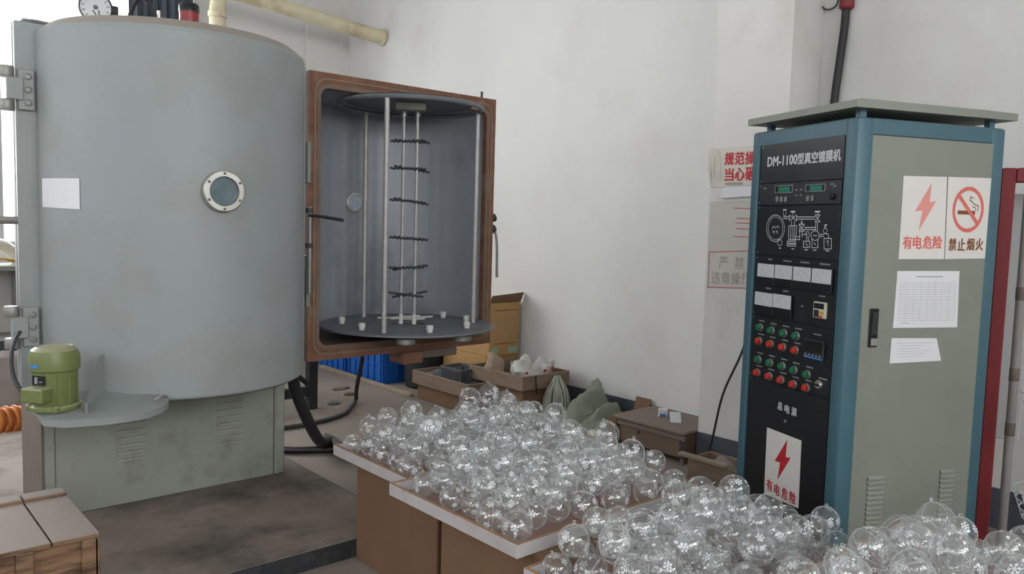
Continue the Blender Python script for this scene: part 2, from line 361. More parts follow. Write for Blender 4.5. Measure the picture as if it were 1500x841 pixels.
struct(MB().box((WU - .012, BV, 0), (WU, 2.325, .2)).box((WU - .012, 2.815, 0), (WU, FV, .2)).build('baseboard_right', M_DARKPAINT), 'dark slate blue painted band along the wall foot')
struct(MB().box((4.038, 2.313, 0), (4.05, 2.815, .2)).box((4.038, 2.313, 0), (WU - .012, 2.325, .2)).build('baseboard_pilaster', M_DARKPAINT))
struct(MB().box((LU, FV - .012, 0), (WU - .012, FV, .2)).build('baseboard_far', M_DARKPAINT))
# windows
wn = 0
def window(axis, lo, hi, zr, c, nm):
    global wn
    wn += 1; fr = MB(); t = .05
    def bx(mb, a, b, z0, z1, d=.05):
        if axis == 'u': mb.box((a, c - d / 2, z0), (b, c + d / 2, z1))
        else: mb.box((c - d / 2, a, z0), (c + d / 2, b, z1))
        return mb
    bx(fr, lo, hi, zr[0], zr[0] + t); bx(fr, lo, hi, zr[1] - t, zr[1]); bx(fr, lo, lo + t, zr[0] + t, zr[1] - t); bx(fr, hi - t, hi, zr[0] + t, zr[1] - t)
    o = struct(fr.build('window_%d' % wn, M_WINFRAME))
    for k in range(nm + 1):
        a = lo + (hi - lo) * k / (nm + 1); b = lo + (hi - lo) * (k + 1) / (nm + 1)
        bx(MB(), a + .03, b - .03, zr[0] + .04, zr[1] - .04, .006).build('pane', M_PANE, o)
        if k: bx(MB(), a - .035, a + .035, zr[0] + t, zr[1] - t).build('mullion', M_WINFRAME, o)
    return o
w1 = window('u', FAR_WIN[0], FAR_WIN[1], FAR_Z, FV + .1, 4)
for a, b in BACK_WIN: window('u', a, b, BACK_Z, BV - .1, 0)
for a, b in LEFT_WIN: window('v', a, b, LEFT_Z, LU - .1, 1)
# curtain hanging inside the far window
def curt(s_, t_):
    u = 2.17 + .56 * s_; return (u, FV - .09 + .022 * math.sin(s_ * 44) + .01 * math.sin(s_ * 97 + t_ * 2), 3.9 - 2.75 * t_)
mb = MB().grid(curt, 90, 8)
mb.grid(lambda a, b: Vector(curt(a, b)) + Vector((0, .004, 0)), 90, 8)
tag(mb.build('curtain', M_CURTAIN, org=(2.45, FV - .09, 1.15)), 'dark slate pleated curtain hanging in the bright window', 'curtain')
# concrete plinth under the machine
pz = .08
pc = struct(MB().box((-2.0, 2.9, 0), (1.98, 5.6, pz), .004).build('plinth', M_PLINTH), 'low stained concrete plinth with dark painted edge')
MB().box((-2.0, 2.893, .0), (1.987, 2.9, pz - .004)).box((1.98, 2.893, 0), (1.987, 5.6, pz - .004)).build('painted_edge', M_PLEDGE, pc)

# ------------------------------------------------------------------ the vacuum coating machine
FLV = 3.8                                             # plane of the door flanges
Z0, Z1 = .688, 2.2
CU1, CU2 = 1.269, 2.563                               # centres of closed and open door
mach = thing('vacuum_coating_machine', 'large grey steel vacuum coating machine with one round door shut and one swung open', 'machine', (1.3, 4.1, pz))
# chamber body behind the flange plane
mb = MB().arcshell(CU1, FLV + .05, .545, .59, 0, math.pi, Z0, Z1, 48)
arc = [(CU1 + .59 * math.cos(math.pi * k / 40), FLV + .05 + .59 * math.sin(math.pi * k / 40), Z1) for k in range(41)]
mb.prism(arc, (0, 0, .03)); mb.prism([(x, y, Z0) for x, y, z in arc], (0, 0, -.03))
mb.build('chamber', M_VAT, mach)
mb = MB().rframe((CU1, FLV + .01, (Z0 + Z1) / 2), (1, 0, 0), (0, 0, 1), (0, 1, 0), 1.27, Z1 - Z0, .004, 1.09, 1.32, .06, .035)
mb.build('chamber_flange', M_VAT, mach)
# closed door: half cylinder bulging to the viewer
R = .562
dr = MB().arcshell(CU1, FLV - .03, R - .012, R, math.pi, 2 * math.pi, Z0 + .02, Z1 - .045, 64).build('closed_door', M_VAT, mach)
dr['label'] = 'closed half-round grey door'
def cap(rings):
    mb = MB(); vs = []; n = 64
    for r, z in rings: vs += [(CU1 + r * math.cos(math.pi + math.pi * k / n), FLV - .03 + r * math.sin(math.pi + math.pi * k / n), z) for k in range(n + 1)]
    fs = []
    for i in range(len(rings) - 1):
        for k in range(n): fs.append((i * (n + 1) + k, i * (n + 1) + k + 1, (i + 1) * (n + 1) + k + 1, (i + 1) * (n + 1) + k))
    fs.append(tuple(range((len(rings) - 1) * (n + 1), len(rings) * (n + 1)))); fs.append(tuple(range(n + 1)))
    for a, b in ((0, 0),): pass
    return mb.add(vs, fs)
cap([(R - .001, Z1 - .05), (R, Z1 - .045), (R - .004, Z1 - .028), (R - .05, Z1 + .008), (R - .11, Z1 + .016)]).build('door_lid', M_VAT, dr, smooth=24)
cap([(R - .001, Z0 + .022), (R - .004, Z0 + .012), (R - .02, Z0 + .002), (R - .05, Z0)]).build('door_bottom', M_VAT, dr)
mb = MB().rframe((CU1, FLV - .03, (Z0 + Z1) / 2), (1, 0, 0), (0, 0, 1), (0, 1, 0), 1.268, Z1 - Z0, .004, 1.08, 1.40, .05, .032)
mb.build('door_flange', M_VAT, dr)
# round viewport
vpu = CU1 - .015; vn = Vector((-.03, -1, 0)).normalized(); vc = Vector((vpu, FLV - .03 - R, 1.541))
vp = MB().lathe([(.060, -.015), (.083, -.015), (.083, .028), (.079, .033), (.06, .033), (.058, .018)], vc, vn, 40, (1, 0)).build('viewport', M_STEEL, mach)
MB().lathe([(.061, -.01), (.061, .016), (.0, .0165)], vc, vn, 32).build('viewport_glass', M_LENS, vp)
for k in range(6):
    a = math.radians(30 + 60 * k); e1 = Vector((1, -.03, 0)).normalized()
    p = vc + e1 * .071 * math.cos(a) + Vector((0, 0, .071 * math.sin(a))) + vn * .033
    MB().lathe([(.0055, 0), (.0055, .003), (.003, .005)], p, vn, 8).build('bolt', M_BASEDARK, vp)
# hinges of the closed door
for zc in (1.928, .962):
    h = MB().box((.642, FLV - .052, zc - .082), (.700, FLV - .03, zc + .082), .004)
    h.box((.60, FLV - .062, zc - .045), (.66, FLV - .028, zc + .045), .004)
    ho = h.build('hinge', M_VAT, mach)
    for s_ in (-1, 1):
        MB().lathe([(.026, -.022), (.028, -.018), (.028, .018), (.026, .022)], (.605, FLV - .03, zc + s_ * .066), (0, 0, 1), 20).build('knuckle', M_DULLSTEEL, ho)
    for q in (-1, 0, 1):
        MB().lathe([(.0135, 0), (.0135, .006), (.009, .008), (.009, .004), (.0, .004)], (.676, FLV - .052, zc + q * .052), (0, -1, 0), 16).build('bolt', M_DULLSTEEL, ho)
MB().tube([(.56, FLV - .01, 1.40), (.64, FLV - .01, 1.40)], .016).build('pin_stub', M_DULLSTEEL, mach)
# hinge strip and handle between the doors
MB().box((1.912, FLV - .035, 1.62), (1.934, FLV + .0, 1.83), .003).build('middle_hinge', M_CABGREY, mach)
MB().box((1.912, FLV - .035, .98), (1.934, FLV, 1.25), .003).build('middle_hinge', M_CABGREY, mach)
MB().tube([(1.923, FLV - .045, 1.05), (1.923, FLV - .045, 1.50)], .011).build('latch_bar', M_DULLSTEEL, mach)
hb = MB().tube([(1.92, FLV - .05, 1.455), (1.95, FLV - .13, 1.45), (2.00, FLV - .25, 1.435)], .009)
hb.build('latch_handle', M_DARKMET, mach)
for zc in (1.48, 1.30): MB().box((1.905, FLV - .06, zc - .012), (1.938, FLV - .03, zc + .012), .002).build('latch_bracket', M_DARKMET, mach)
# open door: flange towards the viewer, half cylinder behind it
OW, OH, OC = 1.252, 1.512, (Z0 + Z1) / 2 - .003
od = MB().rframe((CU2, FLV, OC), (1, 0, 0), (0, 0, 1), (0, 1, 0), OW, OH, .004, 1.115, 1.352, .045, .04).build('open_door', M_RUST, mach)
od['label'] = 'rusty rectangular flange of the open door'
MB().rframe((CU2, FLV - .004, OC), (1, 0, 0), (0, 0, 1), (0, 1, 0), 1.198, 1.457, .075, 1.175, 1.434, .064, .006).build('gasket', M_GASKET, od)
MB().rframe((CU2, FLV - .001, OC), (1, 0, 0), (0, 0, 1), (0, 1, 0), 1.150, 1.395, .06, 1.122, 1.36, .05, .004).build('inner_lip', M_BASEDARK, od)
RI = .5575
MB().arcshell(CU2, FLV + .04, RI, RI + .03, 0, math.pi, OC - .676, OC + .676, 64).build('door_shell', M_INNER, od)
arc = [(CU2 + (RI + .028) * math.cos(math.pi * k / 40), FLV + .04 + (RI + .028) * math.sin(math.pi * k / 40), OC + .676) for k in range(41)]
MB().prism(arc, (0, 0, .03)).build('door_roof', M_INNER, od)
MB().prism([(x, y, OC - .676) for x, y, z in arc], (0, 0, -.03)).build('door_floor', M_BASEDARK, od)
# viewport seen from inside
vc2 = Vector((CU2 - .01, FLV + .04 + RI - .004, 1.543)); MB().lathe([(.062, 0), (.062, .012), (.05, .014), (.049, .006)], vc2, (0, -1, 0), 32, (1, 0)).build('viewport_ring', M_STEEL, od)
MB().lathe([(.05, 0), (.05, .008), (0, .009)], vc2, (0, -1, 0), 28).build('viewport_glass', M_LENS2, od)
# latches on the far edge
for zc in (1.47, 1.40):
    MB().lathe([(.016, 0), (.026, .008), (.026, .022), (.012, .03)], (3.193, FLV + .02, zc), (1, 0, .25), 14).build('latch_knob', M_DARKMET, od)
MB().tube(bez((3.205, FLV + .01, 1.40), (3.235, FLV + .0, 1.36), (3.225, FLV, 1.25), (3.232, FLV, 1.10), 10), .008).build('latch_rod', M_DULLSTEEL, od)
MB().tube([(3.09, FLV + .02, 2.19), (3.09, FLV + .02, 2.235)], .008).build('lifting_pin', M_DARKMET, od)
# drive block under the open door
MB().box((2.52, FLV - .03, .615), (2.66, FLV + .12, .685), .006).build('drive_block', M_RUST, od)
MB().box((2.66, FLV - .0, .635), (2.93, FLV + .1, .685), .006).build('drive_cover', M_BASEDARK, od)
# base cabinet
bs = MB().box((.735, 3.9, pz), (1.80, 4.32, .672), .004).build('base', M_BASE, mach)
MB().box((1.80, 3.885, pz), (1.855, 4.32, .672), .008).build('corner_post', M_BASE, bs)
MB().box((.725, 3.90, pz), (.735, 4.33, .672)).build('shaded_end_plate', M_BASEDARK, bs)  # thin sheet giving the base's left end its shade as dark brown colour
MB().box((.775, 3.8985, pz), (.780, 3.901, .672)).build('panel_joint', M_BASEDARK, bs)
MB().box((1.795, 3.8985, pz), (1.80, 3.901, .672)).build('panel_joint', M_BASEDARK, bs)
def louver(x0, x1, z, y, parent, m):
    mb = MB(); n = 6; vs = []
    for k in range(n + 1):
        a = math.pi / 2 * k / n
        for x in (x0, x1): vs.append((x, y - .008 * math.sin(a), z - .014 * (1 - math.cos(a)) + .0))
    fs = [(2 * k, 2 * k + 1, 2 * k + 3, 2 * k + 2) for k in range(n)]
    fs += [tuple(range(0, 2 * n + 2, 2)), tuple(range(1, 2 * n + 2, 2))]
    mb.add(vs, fs); return mb.build('louver', m, parent)
for x0, nl in ((1.03, 9), (1.50, 9)):
    for k in range(nl): louver(x0, x0 + .13, .57 - .034 * k, 3.9, bs, M_BASE)
# motor on its bracket with belt guard
mz = .648; mc = Vector((.705, 3.49, mz)); MS = Matrix.Translation((.662, 3.30, .712)) @ Matrix.Scale(.88, 4) @ Matrix.Translation(-mc)
mo = MB(MS).lathe([(.082, .02), (.086, .03), (.086, .165), (.080, .17)], mc, (0, 0, 1), 32).build('motor', M_GREEN, mach)
for k in range(9):
    a = math.radians(-170 + 36 * k); p = mc + Vector((.085 * math.cos(a), .085 * math.sin(a), 0))
    MB(MS).tube([p + Vector((0, 0, .03)), p + Vector((0, 0, .165))], .0045, 6).build('cooling_fin', M_GREEN, mo)
MB(MS).lathe([(.092, .165), (.097, .17), (.097, .22), (.088, .25), (.068, .265), (.064, .262), (.0, .264)], mc, (0, 0, 1), 36).build('fan_cowl', M_GREEN, mo)
MB(MS).lathe([(.07, .0), (.098, .0), (.1, .006), (.098, .016), (.086, .022)], mc, (0, 0, 1), 32).build('motor_foot', M_GREEN, mo)
for k in range(4):
    a = math.radians(-100 + 90 * k); p = mc + Vector((.094 * math.cos(a), .094 * math.sin(a), 0))
    MB(MS).lathe([(.014, 0), (.014, .018), (.008, .026)], p, (0, 0, 1), 10).build('foot_bolt', M_GREEN, mo)
tl = Vector((-.80, -.60, 0)); ts = Vector((.6, -.8, 0)); TM = MS @ frame(mc + tl * .085, ts, (0, 0, 1), tl)
MB(TM).box((-.052, .045, -.02), (.05, .105, .045), .006).build('terminal_box', M_GREEN, mo)
MB(TM).box((-.03, .112, .000), (.03, .152, .004), .001).build('nameplate', M_BLACKGLOSS, mo)
MB(TM).box((-.018, .119, .0041), (-.004, .146, .0046)).box((.004, .125, .0041), (.018, .13, .0046)).build('nameplate_print', M_PRINTDIM, mo)
MB(TM).box((-.03, .185, .01), (.008, .198, .0145), .001).build('blue_sticker', M_BLUELBL, mo)
MB().prism([(.578, 3.31, .706), (.60, 3.20, .700), (.72, 3.17, .698), (.745, 3.30, .704), (.70, 3.42, .711), (.60, 3.42, .711)], (0, 0, .0055)).build('motor_bracket', M_GUARD, mach)
gp = [(.60, 3.19, .674), (.66, 3.13, .672), (.771, 3.097, .672), (.86, 3.09, .672), (.94, 3.112, .672), (1.0, 3.155, .674), (1.035, 3.20, .678), (1.045, 3.222, .682), (1.02, 3.27, .70), (.96, 3.31, .706), (.89, 3.36, .708), (.81, 3.44, .71), (.70, 3.47, .71), (.60, 3.42, .705)]
MB().prism(gp, (0, 0, .026)).build('belt_guard', M_GUARD, mach)
MB().prism([(.70, 3.47, .675), (.64, 3.62, .675), (.64, 3.77, .675), (.70, 3.77, .675), (.76, 3.50, .675)], (0, 0, .03)).build('bracket_arm', M_GUARD, mach)
MB().tube([(.985, 3.205, .715), (1.0, 3.20, .726), (1.02, 3.205, .730), (1.035, 3.215, .722)], .006).build('guard_clip', M_DULLSTEEL, mach)
sp = [(.755, 3.26, .70), (.765, 3.27, .73), (.785, 3.29, .78), (.79, 3.295, .82), (.80, 3.305, .86), (.82, 3.33, .885), (.845, 3.352, .89), (.845, 3.352, .70)]
MB().prism(sp, (-.003, .004, 0)).build('motor_shield', M_GUARD, mach)
MB().box((.735, 3.17, .70), (.741, 3.24, .745), .002).build('guard_lug', M_GUARD, mach)
MB().tube(bez((.60, 3.38, .74), (.53, 3.42, .78), (.54, 3.5, .92), (.62, 3.7, .95), 12), .008).build('motor_cable', M_DARKMET, mach)
# fittings on the chamber top
gc = Vector((.985, 3.97, 2.352))
ga = MB().lathe([(.05, -.025), (.068, -.022), (.07, .0), (.066, .008), (.062, .001)], gc, (-.2, -1, 0), 32, (1, 0)).build('vacuum_gauge', M_BLACKGLOSS, mach)
gd = Vector((-.2, -1, 0)).normalized()
MB().lathe([(.062, .001), (.0, .004)], gc, gd, 28).build('gauge_dial', M_METER, ga)
GM = frame(gc + gd * .0045, (gd.cross(Vector((0, 0, -1)))).normalized(), (0, 0, 1), gd)
gm = MB(GM)
for k in range(11):
    a = math.radians(-45 + 27 * k); lines_mb(gm, [(.045 * math.cos(a), .045 * math.sin(a)), (.055 * math.cos(a), .055 * math.sin(a))], .003)
lines_mb(gm, [(-.01, -.016), (.0, -.03)], .006); lines_mb(gm, [(.012, -.014), (.014, -.03)], .006)
gm.lathe([(.01, 0), (.01, .003), (0, .004)], (0, 0, 0), (0, 0, 1), 12); gm.build('gauge_marks', M_INK, ga)
MB().box((1.045, 3.95, 2.33), (1.075, 3.99, 2.37), .004).build('gauge_plug', M_BLACKMET, ga)
MB().tube([(.985, 3.99, 2.2), (.985, 3.99, 2.30)], .012).build('gauge_stem', M_DULLSTEEL, ga)
MB().tube([(1.402, 3.99, 2.2), (1.402, 3.99, 2.32)], .02, 12).build('beacon_stem', M_DARKMET, mach)
bo = MB().lathe([(.045, .02), (.045, .10), (.036, .105), (0, .106)], (1.402, 3.99, 2.318), (0, 0, 1), 24).build('warning_beacon', M_RED, mach)
MB().lathe([(.047, .095), (.047, .125), (.04, .135), (0, .136)], (1.402, 3.99, 2.318), (0, 0, 1), 24).build('beacon_cap', M_BLACKGLOSS, bo)
MB().lathe([(.05, -.01), (.05, .025), (.045, .027)], (1.402, 3.99, 2.318), (0, 0, 1), 24).build('beacon_base', M_BLACKGLOSS, bo)
for a, b in (((1.10, 4.0, 2.2), (1.26, 3.95, 2.2)), ((1.12, 4.05, 2.2), (1.27, 4.02, 2.21))):
    A = Vector(a); B = Vector(b); MB().tube(bez(A, A + Vector((.05, 0, .34)), B + Vector((-.02, 0, .30)), B, 14), .0055, 6).build('sensor_wire', M_BLACK, mach)
MB().tube([(1.25, 3.95, 2.2), (1.25, 3.95, 2.385)], .009).build('valve_stem', M_STEEL, mach)
MB().tube(bez((.66, 3.84, 2.2), (.70, 3.82, 2.235), (.76, 3.80, 2.205), (.80, 3.82, 2.215), 8), .008, 6).build('lid_latch', M_DULLSTEEL, mach)
# paper taped on the closed door
def on_door(u, z, off): 
    a = math.acos(max(-1, min(1, (u - CU1) / R))); return Vector((CU1 + (R + off) * math.cos(a), FLV - .03 - (R + off) * math.sin(a), z))
pa = [Vector((CU1 + (R + .0025) * math.cos(math.radians(t)), FLV - .03 + (R + .0025) * math.sin(math.radians(t)), 0)) for t in [i * .5 for i in range(360, 541)]]
def px_of(P): d = P - CPOS; z = d.dot(CF); return 750 + FPX * d.dot(CX) / z
def at_x(x): return min(pa, key=lambda p: abs(px_of(Vector((p.x, p.y, 1.5))) - x) + (10 if p.y > 3.72 else 0))
ang0 = math.atan2(at_x(62).y - (FLV - .03), at_x(62).x - CU1); ang1 = math.atan2(at_x(116).y - (FLV - .03), at_x(116).x - CU1)
def paper_fn(off):
    def fn(s_, t_):
        a = ang0 + (ang1 - ang0) * s_; zt = 1.573 - .115 * t_ - .006 * s_ * t_
        return (CU1 + (R + off) * math.cos(a), FLV - .03 + (R + off) * math.sin(a), zt)
    return fn
pn = MB().grid(paper_fn(.002), 10, 4); pn.grid(paper_fn(.0026), 10, 4)
pp = tag(pn.build('paper_note', M_PAPER, org=paper_fn(.002)(.5, 1)), 'white paper note taped to the round closed door', 'paper')
mb = MB()
for k in range(6):
    f0 = paper_fn(.0030); t0 = .35 + .09 * k
    mb.add([f0(.2, t0), f0(.75 - .05 * (k % 3), t0), f0(.75 - .05 * (k % 3), t0 + .02), f0(.2, t0 + .02)], [(0, 1, 2, 3)])
mb.build('note_text', M_PRINTDIM, pp)['kind'] = 'stuff'

# ------------------------------------------------------------------ carousel in the open door
DZ = .845; DC = Vector((CU2, FLV, DZ))
ca = thing('rotating_rack', 'grey rotating disc rack with upright rods standing in the open door', 'rack', (CU2, FLV, OC - .676))
MB().lathe([(.10, -.006), (.49, -.010), (.50, -.006), (.50, .0), (.495, .004), (.10, .004), (.10, -.006)], DC, (0, 0, 1), 72, (0, 0)).build('turntable', M_DISC, ca)
MB().lathe([(.11, -.002), (.0, -.0015)], DC, (0, 0, 1), 24).build('hole_shade_disc', M_BLACKGLOSS, ca)  # black disc set into the hole, its colour stands for the shade inside
MB().lathe([(.06, OC - .676 - DZ), (.06, -.008)], DC, (0, 0, 1), 24).build('spindle', M_DARKMET, ca)
for k in range(3):
    a = math.radians((218, 338, 98)[k]); p = DC + Vector((.395 * math.cos(a), .395 * math.sin(a), 0)); top = 2.075
    MB().tube([p, Vector((p.x, p.y, top))], .0135, 12).build('upright_rod', M_ROD, ca)
MB().torus((CU2, FLV, 2.08), (0, 0, 1), .40, .013, 56, 8).build('top_ring', M_DISC, ca)
MB().lathe([(.0, 0), (.36, .0), (.37, .008), (0, .009)], (CU2 + .03, FLV + .06, 2.105), (0, 0, 1), 48).build('top_disc', M_DISC, ca)
for k in range(6):
    a = math.radians((150, 195, 255, 300, 20, 345)[k]); p = DC + Vector((.37 * math.cos(a), .37 * math.sin(a), .004))
    MB().lathe([(.015, 0), (.015, .012), (.019, .014), (.019, .036), (.011, .038), (.011, .03), (0, .03)], p, (0, 0, 1), 14).build('ceramic_post', M_CERAMIC, ca)
for k in range(3):
    a = math.radians((235, 285, 330)[k]); p = DC + Vector((.40 * math.cos(a), .40 * math.sin(a), -.05))
    MB().lathe([(.05, 0), (.05, .025), (.045, .03), (0, .03)], p, (0, 0, 1), 20).build('roller', M_DULLSTEEL, ca)
# electrodes with filament arms
el = thing('electrode_stand', 'pair of thin electrode rods carrying six rows of filament arms', 'electrodes', (CU2, FLV, DZ))
vx = Vector((.80, -.60, 0)); ec = Vector((CU2 + .0, FLV - .0, 0))
for s_ in (-1, 1):
    p = ec + vx * .038 * s_; MB().tube([(p.x, p.y, DZ + .004), (p.x, p.y, 2.06)], .0095, 10).build('electrode_rod', M_ROD, el)
    MB().tube([(p.x, p.y, DZ + .002), (p.x, p.y, DZ + .06)], .013, 10).build('rod_socket', M_CERAMIC, el)
    MB().lathe([(.016, 0), (.016, .02), (.011, .03)], (p.x, p.y, 2.03), (0, 0, 1), 12).build('rod_collar', M_STEEL, el)
EM = frame(ec + Vector((0, 0, 2.06)), vx, Vector((.6, .8, 0)), (0, 0, 1))
MB(EM).box((-.085, -.035, 0), (.085, .035, .045), .004).build('clamp_block', M_DULLSTEEL, el)
for zi, zc in enumerate((1.89, 1.735, 1.552, 1.34, 1.173, 1.018)):
    for s_ in (-1, 1):
        mb = MB(); off = Vector((.6, .8, 0)) * (.014 * s_); tilt = RNG.uniform(-.015, .02)
        pts = []
        for k in range(25):
            t = -1 + 2 * k / 24; pts.append(ec + off + vx * (.097 * t + .01 * s_) + Vector((0, 0, zc + tilt * t * s_ + .004 * math.sin(k * 2.1) + RNG.uniform(-.002, .002))))
        mb.tube(pts, .007, 6)
        for k in range(0, 25, 3): mb.lathe([(.0, -.005), (.009, 0), (.0, .005)], pts[k], vx, 7)
        mb.build('filament_arm', M_DARKMET, el)
# hanging bits lying on the turntable
for k in range(5):
    p = DC + Vector((.02 + .05 * k, .22 - .06 * (k % 3), .012)); d = Vector((.75, -.5 + .2 * (k % 2), .0)).normalized()
    tag(MB().tube([p - d * .07, p, p + d * .06 + Vector((0, 0, .004))], .006, 6).build('hook_rod', M_CERAMIC, org=p), 'small pale hook rod lying loose on the turntable', 'rod', 'loose hook rods on the turntable')

# ------------------------------------------------------------------ vacuum pipe
vpz = 3.39
pth = [(2.70, 7.0, 2.0), (2.70, 7.0, 3.21), (2.715, 7.0, 3.31), (2.75, 7.0, 3.375), (2.83, 7.0, vpz), (3.2, 7.0, vpz - .03), (4.379, 7.0, vpz - .135)]
pi = thing('vacuum_pipe', 'cream rust-stained pipe bending from behind the machine into the white wall', 'pipe', (2.7, 7.0, 2.0))
MB().tube(pth, .068, 24).build('pipe_run', M_PIPE, pi)
MB().lathe([(.072, 0), (.082, .004), (.082, .03), (.07, .034)], (4.34, 7.0, vpz - .131), (1, 0, 0), 24).build('wall_collar', M_PIPE, pi)
MB().lathe([(.069, 0), (.078, .004), (.078, .05), (.069, .054)], (2.70, 7.0, 3.14), (0, 0, 1), 24).build('elbow_socket', M_PIPE, pi)
MB().tube([(2.70, 7.0, 0), (2.70, 7.0, 2.0)], .068, 20).build('riser', M_PIPE, pi)
# ------------------------------------------------------------------ control cabinet
CA = math.radians(18.5) - YAW
e1 = Vector((-math.sin(CA), math.cos(CA), 0)); e2 = Vector((math.cos(CA), math.sin(CA), 0))
NC = Vector((2.648, 1.262, 0)); CW, CD, CH = .59, .66, 1.837
FM = frame(NC + e1 * CW, -e1, (0, 0, 1), -e2)          # front face: x 0..CW from far edge to near corner
SM = frame(NC, e2, (0, 0, 1), -e1)                      # side face
FMi, SMi = FM.inverted(), SM.inverted()
def fp(x, y, off=0.0): p = FMi @ atp(x, y, FM.translation + FM.col[2].xyz * off, FM.col[2].xyz); return p.x, p.y
def sp_(x, y, off=0.0): p = SMi @ atp(x, y, SM.translation + SM.col[2].xyz * off, SM.col[2].xyz); return p.x, p.y
def Z1p(x, y): return 1080 + x / 3.365, 130 + y / 3.365      # readings taken from enlarged views of the photograph
def Z2p(x, y): return 1080 + x / 3.825, 370 + y / 3.825
def Z3p(x, y): return 1080 + x / 3.505, 560 + y / 3.505
def Z4p(x, y): return 1240 + x / 2.004, 140 + y / 2.004
def Z6p(x, y): return 1230 + x / 3.233, 540 + y / 3.233
cab = thing('control_cabinet', 'tall teal control cabinet with black instrument panel and grey side door', 'cabinet', tuple(NC + e1 * CW * .5 + e2 * CD * .5))
FW = .062
mb = MB(FM).box((0, .0, -CD + .0), (.045, CH, 0), .008); mb.build('frame_post', M_TEAL, cab)
MB(FM).box((CW - FW, 0, -.075), (CW, CH, 0), .012, 2).build('frame_post', M_TEAL, cab)
MB(FM).box((CW - FW, 0, -CD), (CW, CH, -CD + .075), .012, 2).build('frame_post', M_TEAL, cab)
MB(FM).box((.04, CH - .062, -.06), (CW - FW + .01, CH - .001, -.001), .006).build('frame_rail', M_TEAL, cab)
MB(FM).box((.04, 0, -.06), (CW - FW + .01, .09, -.001), .006).build('frame_rail', M_TEAL, cab)
MB(SM).box((.06, CH - .085, -.05), (CD - .06, CH - .001, -.001), .006).build('frame_rail', M_TEAL, cab)
MB(SM).box((.06, 0, -.05), (CD - .06, .08, -.001), .006).build('frame_rail', M_TEAL, cab)
MB(FM).box((.045, CH - .02, -CD + .03), (CW - .03, CH - .004, -.03)).build('top_plate', M_TEAL, cab)
MB(FM).box((.045, .0, -CD + .0), (CW - .05, CH - .02, -CD + .02)).build('back_plate', M_CABGREY, cab)
# roof lid on short posts
for x, y in ((.05, -.05), (CW - .03, -.035), (.05, -CD + .05), (CW - .03, -CD + .05)):
    MB(FM).box((x - .012, CH - .003, y - .012), (x + .012, CH + .03, y + .012)).build('lid_post', M_TEAL, cab)
mb = MB(FM); o_ = .028
b0 = [(-o_ + .03, CH + .027, o_), (CW + o_ - .01, CH + .027, o_), (CW + o_ - .01, CH + .027, -CD - o_), (-o_ + .03, CH + .027, -CD - o_)]
b1 = [(x, CH + .052, z) for x, y, z in b0]
b2 = [(CW * .5 + (x - CW * .5) * .8, CH + .068, -CD * .5 + (z + CD * .5) * .8) for x, y, z in b0]
mb.add(b0 + b1 + b2, [(3, 2, 1, 0)] + [(k, (k + 1) % 4, 4 + (k + 1) % 4, 4 + k) for k in range(4)] + [(4 + k, 4 + (k + 1) % 4, 8 + (k + 1) % 4, 8 + k) for k in range(4)] + [(8, 9, 10, 11)])
mb.build('roof_lid', M_CABGREY, cab, smooth=0)
# side door
sx0, sz1 = sp_(1279, 197.4); sx1, _ = sp_(1455.6, 211.4)
sd = MB(SM).box((sx0, .085, -.02), (sx1, sz1, .003), .003).build('side_door', M_CABGREY, cab)
MB(SM).box((sx0 - .004, .08, -.02), (sx1 + .004, sz1 + .004, -.0005)).build('door_gap', M_BLACKMET, sd)
hx0, hz1 = sp_(*Z4p(66, 625)); hx1, hz0 = sp_(*Z4p(85, 738))
MB(SM).box((hx0, hz0, .003), (hx1, hz1, .009), .003).build('door_handle', M_BLACKGLOSS, sd)
MB(SM).box((hx0 + .006, hz0 + .006, .009), (hx1 - .006, hz0 + .032, .016), .002).build('handle_button', M_STEEL, sd)
MB(SM).box((hx0 + .007, hz0 + .045, .009), (hx1 - .007, hz1 - .012, .0125), .001).build('handle_lever', M_BLACKMET, sd)
la, lz1 = sp_(*Z6p(128, 512)); lb, _ = sp_(*Z6p(205, 507)); _, lz0 = sp_(*Z6p(120, 712))
ra, rz1 = sp_(*Z6p(472, 477)); rb, _ = sp_(*Z6p(538, 472))
for x0, x1, zt in ((la, lb, lz1), (ra, rb, lz1 + .0)):
    st = (lz1 - lz0) / 8.5
    for k in range(14):
        z = zt - k * st; n = 5; vs = []
        for q in range(n + 1):
            a = math.pi / 2 * q / n
            for x in (x0, x1): vs.append((x, z - .011 * (1 - math.cos(a)), .003 + .007 * math.sin(a)))
        fs = [(2 * q, 2 * q + 1, 2 * q + 3, 2 * q + 2) for q in range(n)] + [tuple(range(0, 2 * n + 2, 2)), tuple(range(1, 2 * n + 2, 2))]
        MB(SM).add(vs, fs).build('louver', M_CABGREY, sd)
        MB(SM).box((x0, z - .0135, .0031), (x1, z - .010, .0036)).build('louver_slot', M_BASEDARK, sd)
# black front panel in plates
pL = fp(1115.7, 215.3)[0]; pR = CW - FW - .001
tz = [fp(1117, y)[1] for y in (213, 269.5, 301, 374, 463, 556)] + [.09]
fpn = MB(FM).box((pL - .006, .085, -.03), (pR + .004, tz[0] + .006, -.008)).build('front_panel', M_BLACKMET, cab)
plates = []
for k, nm in enumerate(('title_plate', 'display_unit', 'diagram_plate', 'meter_plate', 'button_plate', 'lower_plate')):
    plates.append(MB(FM).box((pL, tz[k + 1] + .001, -.010), (pR, tz[k] - .001, -.002 + (.003 if k == 1 else 0)), .0012).build(nm, M_PANEL2 if k == 1 else M_PANEL, cab))
    for zz in (tz[k] - .010, tz[k + 1] + .010):
        MB(FM).lathe([(.003, 0), (.003, .001), (0, .0015)], (pL + .007, zz, -.002 + (.003 if k == 1 else 0)), (0, 0, 1), 8).build('screw', M_STEEL, plates[k])
